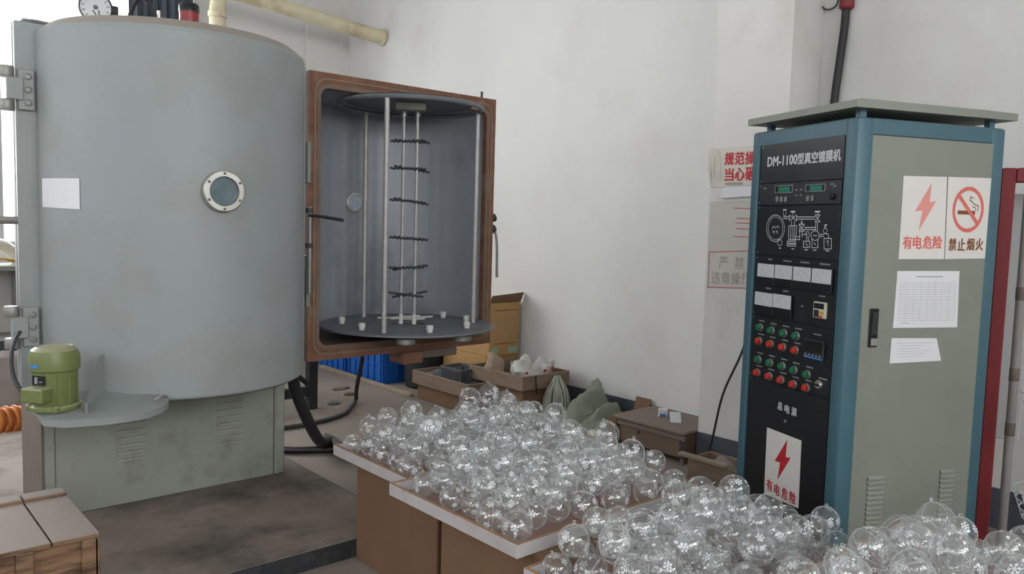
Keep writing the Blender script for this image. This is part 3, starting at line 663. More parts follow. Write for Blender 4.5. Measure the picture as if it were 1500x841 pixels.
FT = FM @ Matrix.Translation((0, 0, -.002))            # printed surface
x0, zt = fp(*Z1p(150, 338)); x1, zb = fp(*Z1p(510, 300)); _, zlo = fp(*Z1p(150, 384)); _, zhi = fp(*Z1p(150, 338))
xm, _ = fp(*Z1p(296, 350))
text_mb('DM-1100', FT, x0, zlo, xm - .003, zhi + .0, bold=.045).build('title_lettering', M_PRINT, plates[0])
text_mb('型真空镀膜机', FT, xm, zlo - .002, x1, zhi + .002, bold=.03).build('title_lettering', M_PRINT, plates[0])
# display unit
FD = FM @ Matrix.Translation((0, 0, .001))
def rect_px(Zp, a, b): (xa, za), (xb, zb_) = fp(*Zp(*a)), fp(*Zp(*b)); return min(xa, xb), min(za, zb_), max(xa, xb), max(za, zb_)
for a, b, c, d in (((190, 478), (275, 513), (206, 485), (262, 507)), ((340, 473), (437, 506), (362, 479), (420, 501))):
    r = rect_px(Z1p, a, b); o = MB(FD).rframe(((r[0] + r[2]) / 2, (r[1] + r[3]) / 2, 0), (1, 0, 0), (0, 1, 0), (0, 0, 1), r[2] - r[0], r[3] - r[1], .002, r[2] - r[0] - .006, r[3] - r[1] - .006, .001, .003, 2).build('display_bezel', M_DULLSTEEL, plates[1])
    MB(FD).box((r[0] + .003, r[1] + .003, .0), (r[2] - .003, r[3] - .003, .0012)).build('display_window', M_BLACKGLOSS, o)
    q = rect_px(Z1p, c, d); MB(FD).box((q[0], q[1], .0012), (q[2], q[3], .002)).build('green_screen', M_LCD, o)
for xx, yy in ((199, 544), (220, 545), (241, 545), (350, 541), (373, 540)):
    cx_, cz_ = fp(*Z1p(xx, yy)); MB(FD).box((cx_ - .0075, cz_ - .010, 0), (cx_ + .0075, cz_ + .010, .004), .001).build('key', M_DULLSTEEL, plates[1])
cx_, cz_ = fp(*Z1p(473, 531)); MB(FD).lathe([(.011, 0), (.011, .008), (.008, .011), (0, .011)], (cx_, cz_, 0), (0, 0, 1), 16).build('knob', M_BLACKGLOSS, plates[1])
mb = MB(FD)
for xx, yy, w_ in ((138, 492, .022), (292, 500, .012), (316, 498, .012), (292, 526, .010), (314, 524, .010), (470, 470, .020), (482, 480, .016)):
    cx_, cz_ = fp(*Z1p(xx, yy)); mb.box((cx_ - w_ / 2, cz_ - .002, 0), (cx_ + w_ / 2, cz_ + .002, .0004))
mb.build('small_print', M_PRINTDIM, plates[1])['kind'] = 'stuff'
# flow diagram
mb = MB(FT)
def dz(x, y): return fp(*Z1p(x, y))
def dline(*pts, w=.0026): lines_mb(mb, [dz(*p) for p in pts], w)
def dell(x, y, rx, ry, w=.0026, n=28): lines_mb(mb, [dz(x + rx * math.cos(2 * math.pi * k / n), y + ry * math.sin(2 * math.pi * k / n)) for k in range(n)], w, closed=True)
dell(187, 688, 44, 66); dell(187, 688, 36, 56, .0018)
dline((170, 690), (178, 678), (188, 686), (198, 676), (205, 686)); dline((172, 708), (180, 700), (180, 715)); dline((188, 706), (196, 700), (196, 716))
dline((226, 630), (256, 630)); dline((226, 640), (256, 640)); dline((290, 632), (382, 632)); dline((290, 643), (382, 643))
dline((256, 622), (290, 652)); dline((256, 652), (290, 622)); dline((256, 622), (256, 652)); dline((290, 622), (290, 652)); dline((273, 637), (273, 612)); dline((264, 606), (282, 606), w=.006)
dline((382, 622), (406, 655)); dline((382, 655), (406, 622)); dline((382, 622), (406, 622)); dline((382, 655), (406, 655)); dline((394, 622), (394, 610)); dline((384, 606), (404, 606), w=.006)
dline((266, 655), (266, 672)); dline((280, 655), (280, 672))
dline((252, 675), (292, 675), (286, 745), (252, 745), (252, 675)); dline((262, 680), (262, 742)); dline((272, 680), (272, 742)); dline((281, 680), (279, 742)); dline((244, 752), (286, 752), (286, 775), (244, 775), (244, 752)); dline((250, 764), (282, 764), w=.005)
dline((284, 728), (306, 730)); dline((284, 742), (306, 744)); dline((306, 670), (306, 744)); dline((318, 690), (318, 730))
dline((302, 668), (330, 702)); dline((302, 702), (330, 668)); dline((302, 668), (330, 668)); dline((302, 702), (330, 702)); dline((316, 664), (316, 655), w=.006)
dline((330, 684), (385, 684)); dline((330, 694), (385, 694)); dline((385, 655), (385, 700)); dline((394, 655), (394, 700))
dline((322, 718), (345, 718)); dell(345, 718, 9, 14); dline((340, 732), (340, 752)); dline((349, 732), (349, 752)); dline((324, 752), (355, 752), (355, 782), (324, 782), (324, 752)); dline((336, 762), (344, 772))
dell(382, 724, 20, 24); dline((374, 724), (390, 724)); dline((366, 742), (366, 784), (396, 784), (396, 742)); dline((376, 760), (386, 772))
dline((402, 718), (424, 718)); dline((402, 728), (424, 728)); dell(432, 700, 9, 13); dline((432, 686), (432, 678), w=.006); dline((428, 714), (448, 718), (448, 738)); dline((426, 738), (462, 738), (462, 790), (426, 790), (426, 738)); dline((438, 756), (446, 748), (446, 772))
dell(208, 758, 11, 16); dline((198, 742), (204, 748)); dell(232, 612, 7, 14, .002); dline((226, 596), (240, 596), w=.004)
for xx, yy, w_ in ((272, 790, .014), (338, 794, .016), (380, 796, .016), (442, 800, .018), (208, 786, .014), (434, 672, .014)):
    a_, b_ = dz(xx, yy); mb.box((a_ - w_ / 2, b_ - .0018, 0), (a_ + w_ / 2, b_ + .0018, .0004))
mb.build('flow_diagram', M_PRINT, plates[2])['kind'] = 'stuff'
# meters
def meter(a, b, parent):
    r = rect_px(Z2p, a, b); zm = (fp(*Z2p(a[0], a[1]))[1]); h = r[3] - r[1]
    x0, x1 = r[0], r[2]; cz0 = (fp(*Z2p(*a))[1] + fp(*Z2p(b[0], a[1] + (b[0] - a[0]) * .09))[1]) / 2; hh = .052
    o = MB(FT).box((x0, cz0 - .085, 0), (x1, cz0 + .002, .010), .002).build('meter', M_BLACKGLOSS, parent)
    MB(FT).box((x0 + .002, cz0 - hh, .010), (x1 - .002, cz0, .0125), .001).build('meter_face', M_METER, o)
    mm = MB(FT); cx_ = (x0 + x1) / 2; R_ = (x1 - x0) * .36
    for k in range(7):
        t = math.radians(35 + 110 * k / 6); lines_mb(mm, [(cx_ + R_ * math.cos(t), cz0 - .046 + R_ * math.sin(t)), (cx_ + R_ * .86 * math.cos(t), cz0 - .046 + R_ * .86 * math.sin(t))], .0012, .0128)
    lines_mb(mm, [(cx_ + .004, cz0 - .044), (cx_ - R_ * .55, cz0 - .046 + R_ * .7)], .001, .0128)
    mm.build('meter_scale', M_INK, o)
    return o
for a, b in (((125, 60), (217, 135)), ((222, 68), (318, 148)), ((325, 78), (423, 158)), ((430, 88), (538, 170))): meter(a, b, plates[3])
for a, b in (((110, 220), (207, 295)), ((210, 232), (311, 315))): meter(a, b, plates[3])
mb = MB(FT)
for xx, yy, w_ in ((182, 38, .026), (278, 48, .05), (378, 56, .05), (490, 66, .055), (173, 201, .034), (270, 217, .034), (475, 246, .034), (362, 300, .014)):
    a_, b_ = fp(*Z2p(xx, yy))
    nd = max(3, int(w_ / .006))
    for k in range(nd): mb.box((a_ - w_ / 2 + w_ * k / nd, b_ - .0028, 0), (a_ - w_ / 2 + w_ * (k + .72) / nd, b_ + .0028, .0004))
mb.build('small_print', M_PRINTDIM, plates[3])['kind'] = 'stuff'
r = rect_px(Z2p, (438, 272), (502, 374)); tm = MB(FT).box((r[0], r[1], 0), (r[2], r[3], .012), .003).build('timer_unit', M_CREAM, plates[3])
rw, rh = r[2] - r[0], r[3] - r[1]
MB(FT).box((r[0] + rw * .1, r[1] + rh * .58, .012), (r[2] - rw * .1, r[3] - rh * .08, .0132)).build('timer_window', M_BLACKGLOSS, tm)
MB(FT).box((r[0] + rw * .12, r[1] + rh * .06, .012), (r[0] + rw * .5, r[1] + rh * .5, .0132)).build('timer_keypad', M_PANEL2, tm)
MB(FT).box((r[0] + rw * .55, r[1] + rh * .24, .012), (r[0] + rw * .9, r[1] + rh * .44, .0145)).build('yellow_key', M_YELLOW, tm)
MB(FT).box((r[0] + rw * .52, r[1] + rh * .05, .012), (r[0] + rw * .78, r[1] + rh * .17, .0145)).build('red_key', M_BTNR, tm)
# push buttons
def button(x, y, m, nm):
    cx_, cz_ = fp(*Z2p(x, y), .006)
    o = MB(FT).lathe([(.0165, 0), (.0165, .004), (.0145, .007), (.012, .007)], (cx_, cz_, 0), (0, 0, 1), 20).build(nm, M_DULLSTEEL, plates[4])
    MB(FT).lathe([(.0125, .004), (.0125, .016), (.0105, .0185), (0, .019)], (cx_, cz_, 0), (0, 0, 1), 20).build('button_cap', m, o)
    return cx_, cz_
G1 = [(122, 420), (187, 437), (256, 452), (325, 467)]; R1 = [(118, 495), (181, 512), (250, 530), (320, 548)]
G2 = [(113, 600), (178, 618), (246, 637), (313, 659), (386, 683)]; R2 = [(107, 672), (174, 693), (240, 714), (309, 738), (381, 758)]
mb = MB(FT)
for L_, m_, n_ in ((G1, M_BTNG, 'green_push_button'), (R1, M_BTNR, 'red_push_button'), (G2, M_BTNG, 'green_push_button'), (R2, M_BTNR, 'red_push_button')):
    for q in L_:
        a_, b_ = button(*q, m_, n_); a_ += .006
        for k in range(5): mb.box((a_ - .018 + .0075 * k, b_ + .0245, 0), (a_ - .0125 + .0075 * k, b_ + .0295, .0004))
for xx, yy, w_ in ((448, 460, .04), (478, 708, .045)):
    a_, b_ = fp(*Z2p(xx, yy))
    for k in range(6): mb.box((a_ - w_ / 2 + w_ * k / 6, b_ - .0025, 0), (a_ - w_ / 2 + w_ * (k + .7) / 6, b_ + .0025, .0004))
mb.build('small_print', M_PRINTDIM, plates[4])['kind'] = 'stuff'
cx_, cz_ = fp(*Z2p(458, 740)); ks = MB(FT).lathe([(.017, 0), (.017, .006), (.013, .012), (.0, .012)], (cx_, cz_, 0), (0, 0, 1), 20).build('key_switch', M_STEEL, plates[4])
MB(FT).box((cx_ - .011, cz_ - .0035, .012), (cx_ + .011, cz_ + .0035, .022), .001).build('switch_grip', M_BLACKGLOSS, ks)
r = rect_px(Z2p, (385, 478), (488, 612)); rw, rh = r[2] - r[0], r[3] - r[1]
tc_ = MB(FT).box((r[0], r[1], 0), (r[2], r[3], .010), .003).build('process_controller', M_PANEL2, plates[4])
MB(FT).box((r[0] + rw * .08, r[1] + rh * .38, .010), (r[2] - rw * .08, r[3] - rh * .08, .0108)).build('controller_screen', M_BLACKGLOSS, tc_)
MB(FT).box((r[0] + rw * .03, r[1] + rh * .03, .010), (r[2] - rw * .03, r[1] + rh * .12, .0108)).build('blue_strip', M_BLUELBL, tc_)
mb = MB(FT)
for k in range(5): mb.box((r[0] + rw * (.08 + .18 * k), r[1] + rh * .17, .010), (r[0] + rw * (.17 + .18 * k), r[1] + rh * .24, .0106))
mb.build('controller_keys', M_PRINTDIM, tc_)['kind'] = 'stuff'
# lower plate lettering
for ch, xx, yy in (('总', 218, 122), ('电', 254, 138), ('源', 290, 152)):
    a_, b_ = fp(*Z3p(xx, yy)); text_mb(ch, FT, a_ - .0145, b_ - .0155, a_ + .0145, b_ + .0155, bold=.03).build('mains_lettering', M_PRINT, plates[5])
a_, b_ = fp(*Z3p(245, 200)); MB(FT).lathe([(.006, 0), (.006, .004), (0, .005)], (a_, b_, 0), (0, 0, 1), 12).build('lock', M_DULLSTEEL, plates[5])

# signs and papers stuck on the cabinet
def bolt_poly(cx_, cz_, h):
    P = [(.12, .5), (.10, .10), (.27, .13), (-.14, -.5), (-.08, -.08), (-.27, -.10)]
    return [(cx_ + p[0] * h, cz_ + p[1] * h) for p in P]
def flat(M, poly, z, m, nm, parent):
    return MB(M).add([(p[0], p[1], z) for p in poly], [tuple(range(len(poly)))]).build(nm, m, parent, smooth=0)
def plate(M, quad, t, nm, m, label, cat, base_z):
    org = M @ Vector((sum(p[0] for p in quad) / 4, min(p[1] for p in quad), base_z))
    return tag(MB(M).prism([(p[0], p[1], base_z + .0004) for p in quad], M.to_3x3().inverted() @ (M.col[2].xyz * t)).build(nm, m, org=org, smooth=0), label, cat)
qd = [fp(*Z3p(*p)) for p in ((152, 232), (328, 300), (312, 648), (137, 572))]
sg = plate(FM, qd, .0012, 'warning_sign', M_SIGN, 'white sign with dark red lightning bolt on the black lower panel', 'sign', -.002)
SGM = FM @ Matrix.Translation((0, 0, -.002 + .0018))
bx_, bz_ = fp(*Z3p(232, 400)); xs = Matrix.Identity(4)
def shear_pts(pts, cx_, k): return [(p[0], p[1] + (p[0] - cx_) * k) for p in pts]
flat(SGM, bolt_poly(bx_, bz_, .172), 0, M_SIGNRED, 'lightning_bolt', sg)
for ch, xx, yy in (('有', 165, 528), ('电', 203, 553), ('危', 243, 572), ('险', 284, 594)):
    a_, b_ = fp(*Z3p(xx, yy)); text_mb(ch, SGM, a_ - .0165, b_ - .0215, a_ + .0165, b_ + .0215, bold=.036, depth=0).build('sign_lettering', M_SIGNRED, sg)
# pair on the side door
ST = SM
q1 = [sp_(*Z4p(*p)) for p in ((165, 236), (292, 239), (283, 480), (150, 480))]; q2 = [sp_(*Z4p(*p)) for p in ((296, 239), (422, 243), (403, 478), (286, 480))]
s1 = plate(ST, q1, .0012, 'warning_sign', M_SIGN, 'white sign with faded pink lightning bolt on the grey side door', 'sign', .003)
s2 = plate(ST, q2, .0012, 'warning_sign', M_SIGN, 'white no-smoking sign with red ring and cigarette on the grey side door', 'sign', .003)
T1 = SM @ Matrix.Translation((0, 0, .003 + .0018))
a_, b_ = sp_(*Z4p(229, 327)); flat(T1, bolt_poly(a_, b_, .17), 0, M_SIGNPALE2, 'lightning_bolt', s1)
for ch, xx in (('有', 176), ('电', 205), ('危', 235), ('险', 264)):
    a_, b_ = sp_(*Z4p(xx, 431)); text_mb(ch, T1, a_ - .019, b_ - .022, a_ + .019, b_ + .022, bold=.036, depth=0).build('sign_lettering', M_SIGNPALE, s1)
a_, b_ = sp_(*Z4p(354, 335)); kk = .366 * (q2[1][0] - q2[0][0]) / .057
def ringp(ri, ro, n=40):
    vs = []; fs = []
    for k in range(n):
        t = 2 * math.pi * k / n; vs += [(a_ + ri * math.cos(t), b_ + ri * math.sin(t) * 1.12, 0), (a_ + ro * math.cos(t), b_ + ro * math.sin(t) * 1.12, 0)]
    for k in range(n): q = (k + 1) % n; fs.append((2 * k, 2 * q, 2 * q + 1, 2 * k + 1))
    return vs, fs
MB(T1).add(*ringp(.047 * kk, .057 * kk)).build('red_ring', M_SIGNPALE, s2, smooth=0)
flat(T1, [(a_ - .041 * kk, b_ + .034 * kk), (a_ - .034 * kk, b_ + .043 * kk), (a_ + .041 * kk, b_ - .034 * kk), (a_ + .034 * kk, b_ - .043 * kk)], .0004, M_SIGNPALE, 'red_slash', s2)
flat(T1, [(a_ - .038 * kk, b_ - .014 * kk), (a_ + .026 * kk, b_ - .014 * kk), (a_ + .026 * kk, b_ - .003 * kk), (a_ - .038 * kk, b_ - .003 * kk)], .0001, M_SIGNBROWN, 'cigarette', s2)
mb = MB(T1); lines_mb(mb, [(a_ + .034 * kk, b_ - .003 * kk), (a_ + .036 * kk, b_ + .012 * kk), (a_ + .022 * kk, b_ + .015 * kk), (a_ + .012 * kk, b_ + .022 * kk), (a_ + .004 * kk, b_ + .026 * kk), (a_ + .006 * kk, b_ + .036 * kk), (a_ + .016 * kk, b_ + .032 * kk)], .0035, .0002)
lines_mb(mb, [(a_ + .026 * kk, b_ - .001 * kk), (a_ + .026 * kk, b_ + .006 * kk), (a_ + .014 * kk, b_ + .009 * kk)], .003, .0002); mb.build('smoke_line', M_SIGNBROWN, s2)
for ch, xx in (('禁', 308), ('止', 334), ('烟', 361), ('火', 387)):
    a_, b_ = sp_(*Z4p(xx, 437)); text_mb(ch, T1, a_ - .0165, b_ - .0215, a_ + .0165, b_ + .0215, bold=.034, depth=0).build('sign_lettering', M_SIGNBROWN, s2)
q3 = [sp_(*Z4p(*p)) for p in ((147, 515), (329, 515), (322, 680), (134, 682))]; q4 = [sp_(*Z4p(*p)) for p in ((130, 712), (262, 712), (275, 778), (124, 786))]
p3 = plate(ST, q3, .0006, 'paper_sheet', M_PAPER, 'white printed table sheet taped below the signs on the side door', 'paper', .003)
p4 = plate(ST, q4, .0006, 'paper_sheet', M_PAPER, 'small crooked paper slip taped beside the black door handle', 'paper', .003)
def lerp2(q, s_, t_): 
    A = Vector(q[0]).lerp(Vector(q[1]), s_); B = Vector(q[3]).lerp(Vector(q[2]), s_); c = A.lerp(B, t_); return (c.x, c.y)
T3 = SM @ Matrix.Translation((0, 0, .003 + .0013)); mb = MB(T3)
for k in range(17): lines_mb(mb, [lerp2(q3, .06, .2 + .042 * k), lerp2(q3, .95, .2 + .042 * k)], .0008, 0)
for k in range(9): lines_mb(mb, [lerp2(q3, .06 + .111 * k, .2), lerp2(q3, .06 + .111 * k, .872)], .0006, 0)
lines_mb(mb, [lerp2(q3, .3, .1), lerp2(q3, .72, .1)], .003, 0); lines_mb(mb, [lerp2(q3, .1, .92), lerp2(q3, .25, .92)], .002, 0)
mb.build('table_print', M_PRINTDIM, p3)['kind'] = 'stuff'
mb = MB(T3)
for k in range(6): lines_mb(mb, [lerp2(q4, .1 + .05 * (k % 2), .2 + .11 * k), lerp2(q4, .85 - .12 * (k % 3), .2 + .11 * k)], .0009, 0)
mb.build('slip_print', M_PRINTDIM, p4)['kind'] = 'stuff'

# ------------------------------------------------------------------ things on the pilaster and the wall
PM = frame((4.05, 2.815, 0), (0, -1, 0), (0, 0, 1), (-1, 0, 0)); PMi = PM.inverted()
def pp_(x, y): q = PMi @ atu(x, y, 4.05); return q.x, q.y
def wz(x, y): return 1000 + x / 3.0, 180 + y / 3.0
q = [pp_(*wz(*p)) for p in ((128, 112), (330, 100), (330, 272), (128, 285))]
ws = plate(PM, q, .006, 'wall_sign', M_OLDSIGN, 'worn white sign with two lines of bold red characters on the pilaster', 'sign', 0)
WT = PM @ Matrix.Translation((0, 0, .0075))
for row, yy in (('规范操', 158), ('当心砸', 228)):
    for k, ch in enumerate(row):
        a_, b_ = pp_(*wz(208 + 46 * k, yy - 2 * k)); text_mb(ch, WT, a_ - .030, b_ - .036, a_ + .030, b_ + .036, bold=.036, depth=0).build('sign_lettering', M_SIGNRED, ws)
a_, b_ = pp_(*wz(228, 268)); MB(WT).box((a_ - .06, b_ - .008, -.002), (a_ + .06, b_ + .008, 0)).build('dark_smudge_line', M_FADED, ws)
for pts in ([(122, 125), (118, 200), (128, 282)], [(135, 150), (136, 240)], [(160, 120), (168, 250)]):
    MB(WT).tube([(*pp_(*wz(*p)), .001) for p in pts], .006, 6).build('tape_strip', M_OLDSIGN, ws)
q = [pp_(*wz(*p)) for p in ((188, 284), (330, 278), (330, 322), (174, 332))]
fd = plate(PM, q, .02, 'folded_paper', M_PAPER, 'folded white paper tucked under the worn red-lettered sign', 'paper', 0)
q = [pp_(*wz(*p)) for p in ((122, 345), (330, 340), (330, 725), (108, 725))]
nt_ = plate(PM, q, .0015, 'notice_board', M_NOTICE, 'faded grey notice sheet with red-bordered box on the pilaster', 'notice', 0)
NT = PM @ Matrix.Translation((0, 0, .0025)); mb = MB(NT)
bq = [pp_(*wz(*p)) for p in ((118, 568), (332, 562), (332, 728), (112, 722))]; lines_mb(mb, bq, .006, 0, closed=True); mb.build('red_border', M_FADEDRED, nt_)
for ch, xx, yy in (('严', 180, 616), ('禁', 250, 616), ('违', 146, 680), ('章', 190, 682), ('操', 234, 684), ('作', 278, 685)):
    a_, b_ = pp_(*wz(xx, yy)); text_mb(ch, NT, a_ - .030, b_ - .036, a_ + .030, b_ + .036, bold=.012, depth=0).build('notice_lettering', M_FADED, nt_)
mb = MB(NT)
for k, (xa, xb, yy) in enumerate(((225, 300, 375), (240, 300, 420), (235, 300, 440), (235, 300, 465), (225, 300, 500))): lines_mb(mb, [pp_(*wz(xa, yy)), pp_(*wz(xb, yy + 2))], .006, 0)
mb.build('notice_print', M_FADEDRED, nt_)['kind'] = 'stuff'
# conduit and wire above the cabinet
P0 = atu(1241, -30, 4.355); P1 = atu(1238, 30, 4.355); P2 = atu(1230, 90, 4.35); P3 = atu(1222, 150, 4.35); P4 = atu(1216, 230, 4.33)
cd = thing('wall_conduit', 'black cable conduit running down the wall behind the teal cabinet', 'conduit', tuple(P4))
MB().tube(smooth_path([P0, P1, P2, P3, P4, Vector((4.33, 2.2, .9))]), .022, 12).build('conduit_tube', M_BLACK, cd)
MB().lathe([(.03, 0), (.04, .01), (.04, .05), (.026, .06)], atu(1240, 14, 4.355), (0, 0, 1), 16).build('conduit_clamp', M_FRAMERED, cd)
lc = atu(1215, 2, 4.36); tag(MB().torus(lc, (1, .3, 0), .045, .004, 28, 6).build('wire_loop', M_BLACK, org=lc), 'thin wire loop hanging on the wall beside the conduit', 'wire')
q0, q1_ = atu(1092, 500, 3.95), atu(1040, 655, 3.98)
tag(MB().tube(smooth_path([q0 + Vector((0, 0, .3)), q0, q0.lerp(q1_, .5) + Vector((0, .03, 0)), q1_, Vector((3.96, 2.75, .012))]), .007, 8).build('power_cable', M_BLACK, org=(3.98, 2.7, .01)), 'thin black cable slanting down in front of the pilaster', 'cable')
# red steel frame right of the cabinet
rf = thing('red_steel_frame', 'dark red painted steel frame standing beside the teal cabinet', 'frame', (3.5, .8, 0))
ra_ = atu(1468, 246, 3.42); RT = ra_.z; ra_.z = 0; dr_ = Vector((.34, -.94, 0)).normalized(); dn = Vector((.94, .34, 0)).normalized()
RM = frame(ra_, dr_, (0, 0, 1), -dn)
MB(RM).box((-.0, 0, -.05), (.048, RT, 0), .004).build('post', M_FRAMERED, rf)
MB(RM).box((.048, RT - .055, -.05), (.66, RT, 0), .004).build('top_bar', M_FRAMERED, rf)
MB(RM).box((.66, 0, -.05), (.708, RT, 0), .004).build('post', M_FRAMERED, rf)
MB(RM).box((.048, .10, -.045), (.66, .15, -.01), .004).build('bottom_bar', M_FRAMERED, rf)
gp_ = ra_ + dr_ * .10 + dn * .10
cp = thing('grey_pipe_post', 'pale grey pipe with dark bands standing behind the red frame', 'pipe', (gp_.x, gp_.y, 0))
b_ = Vector((gp_.x, gp_.y, 0))
MB().tube([b_, b_ + Vector((0, 0, 1.62))], .017, 14).build('pipe', M_CONCPIPE, cp)
for z in (1.2, .88, .66): MB().lathe([(.0175, 0), (.0185, .002), (.0185, .05), (.0175, .052)], b_ + Vector((0, 0, z)), (0, 0, 1), 14).build('band', M_BASEDARK, cp)
wbm = frame(ra_ + dr_ * .04 + dn * .20, dr_, (0, 0, 1), -dn)
tag(MB(wbm).box((0, .62, -.02), (.10, 1.62, 0), .003).build('white_board', M_WHITEBOARD, org=wbm @ Vector((.05, .62, 0))), 'upright white board standing behind the red frame', 'board')
for z in (.42, .78):
    bk = thing('wire_basket', 'white wire basket hooked low on the red frame' if z < .6 else 'white wire basket hooked higher on the red frame', 'basket', tuple(ra_ + dr_ * .33 - dn * .1 + Vector((0, 0, z))))
    c = ra_ + dr_ * .24 - dn * .16 + Vector((0, 0, z))
    for k in range(4): MB().torus(c + Vector((0, 0, .035 * k)), (0, 0, 1), .10 + .012 * k, .0028, 32, 6).build('hoop', M_WIRE, bk)
    for k in range(10):
        t = 2 * math.pi * k / 10; d = Vector((math.cos(t), math.sin(t), 0))
        MB().tube([c, c + d * .10, c + d * .136 + Vector((0, 0, .105))], .002, 5).build('wire', M_WIRE, bk)
    MB().tube([c + dn * .13 + Vector((0, 0, .1)), c + dn * .131 + Vector((0, 0, .14))], .003, 5).build('hook', M_WIRE, bk)
# ------------------------------------------------------------------ trays of ornaments on cartons
def carton(lo, hi, label, m=None, rz=0.0, tape=True, group=None):
    c = Vector(((lo[0] + hi[0]) / 2, (lo[1] + hi[1]) / 2, lo[2])); t = thing('cardboard_box', label, 'box', tuple(c), group)
    m = m or M_CARTON
    MB().box(lo, (hi[0], hi[1], hi[2] - .004), .004).build('box_body', m, t)
    my = (lo[1] + hi[1]) / 2
    MB().box((lo[0] + .002, lo[1] + .002, hi[2] - .004), (hi[0] - .002, my - .001, hi[2]), .001).build('top_flap', m, t)
    MB().box((lo[0] + .002, my + .001, hi[2] - .004), (hi[0] - .002, hi[1] - .002, hi[2]), .001).build('top_flap', m, t)
    t.rotation_euler.z = rz
    return t
TZ = .448                                              # underside of the trays
carton((1.70, 2.30, 0), (2.10, 2.88, TZ - .012), 'brown cardboard box under the tray beside the plinth edge')
carton((1.62, 1.62, 0), (2.06, 2.17, TZ), 'brown cardboard box under the middle ornament tray')
carton((2.15, 1.75, 0), (2.58, 2.30, TZ - .012), 'brown cardboard box supporting the wall side of the two back trays')
carton((1.62, 1.02, 0), (2.05, 1.54, TZ - .055), 'brown cardboard box under the lower front tray')
carton((2.10, 1.06, 0), (2.42, 1.55, TZ - .055), 'brown cardboard box under the lower front tray next to the cabinet')
carton((1.58, .40, 0), (2.02, .90, .57), 'tall brown cardboard box under the raised tray near the cabinet corner')
def tray(u0, v0, u1, v1, z, label, h=.046):
    t = thing('wooden_tray', label, 'tray', ((u0 + u1) / 2, (v0 + v1) / 2, z)); w_ = .012
    MB().box((u0 + .003, v0 + .003, z), (u1 - .003, v1 - .003, z + .006)).build('tray_floor', M_TRAYIN, t)
    for lo, hi, io in (((u0, v0), (u0 + w_, v1), 0), ((u1 - w_, v0), (u1, v1), 0), ((u0 + w_, v0), (u1 - w_, v0 + w_), 1), ((u0 + w_, v1 - w_), (u1 - w_, v1), 1)):
        s_ = MB().box((lo[0], lo[1], z), (hi[0], hi[1], z + h - .003), .002).build('side_rail', M_TRAYWHITE, t)
        MB().box((lo[0] + .0005, lo[1] + .0005, z + h - .003), (hi[0] - .0005, hi[1] - .0005, z + h), .001).build('rail_edge', M_TRAYWOOD, s_)
    return t
TR = [dict(r=(1.645, 2.40, 2.66, 2.985), z=TZ - .012, n=90, lab='white-edged wooden tray of clear balls nearest the blue crates'),
      dict(r=(1.545, 1.69, 2.45, 2.39), z=TZ, n=96, lab='white-edged wooden tray of clear balls between the other balls trays'),
      dict(r=(1.54, 1.0, 2.44, 1.655), z=TZ - .055, n=93, lab='low wooden tray of clear balls in front of the cabinet panel'),
      dict(r=(1.50, .36, 2.36, .93), z=.57, n=58, lab='raised wooden tray of clear balls by the cabinet near corner')]
for T in TR: tray(*T['r'], T['z'], T['lab'])
# --- one ornament of each print pattern
def uvsphere(n=30, m=18):
    vs = [(0, 0, 1)]; fs = []
    for j in range(1, m):
        t = math.pi * j / m
        for k in range(n): a = 2 * math.pi * k / n; vs.append((math.sin(t) * math.cos(a), math.sin(t) * math.sin(a), math.cos(t)))
    vs.append((0, 0, -1)); L = len(vs) - 1
    for k in range(n): fs.append((0, 1 + k, 1 + (k + 1) % n)); fs.append((L, L - n + (k + 1) % n, L - n + k))
    for j in range(m - 2):
        for k in range(n): fs.append((1 + j * n + k, 1 + (j + 1) * n + k, 1 + (j + 1) * n + (k + 1) % n, 1 + j * n + (k + 1) % n))
    return vs, fs
def raw_mesh(name, vs, fs, m, smooth=True):
    me = bpy.data.meshes.new(name); me.from_pydata([tuple(v) for v in vs], [], fs); me.materials.append(m)
    me.polygons.foreach_set('use_smooth', [smooth] * len(me.polygons)); return me
ME_BALL = raw_mesh('ball_shell', *uvsphere(), M_BALL)
sm = MB().torus((0, 0, 0), (0, 0, 1), 1.0, .022, 40, 5); ME_SEAM = raw_mesh('seam_ring', sm.v, sm.f, M_SEAM)
lp = MB().torus((1.13, 0, 0), (0, 0, 1), .09, .03, 14, 6); lp.box((.99, -.05, -.03), (1.05, .05, .03), .01); ME_LOOP = raw_mesh('hanging_loop', lp.v, lp.f, M_SEAM)
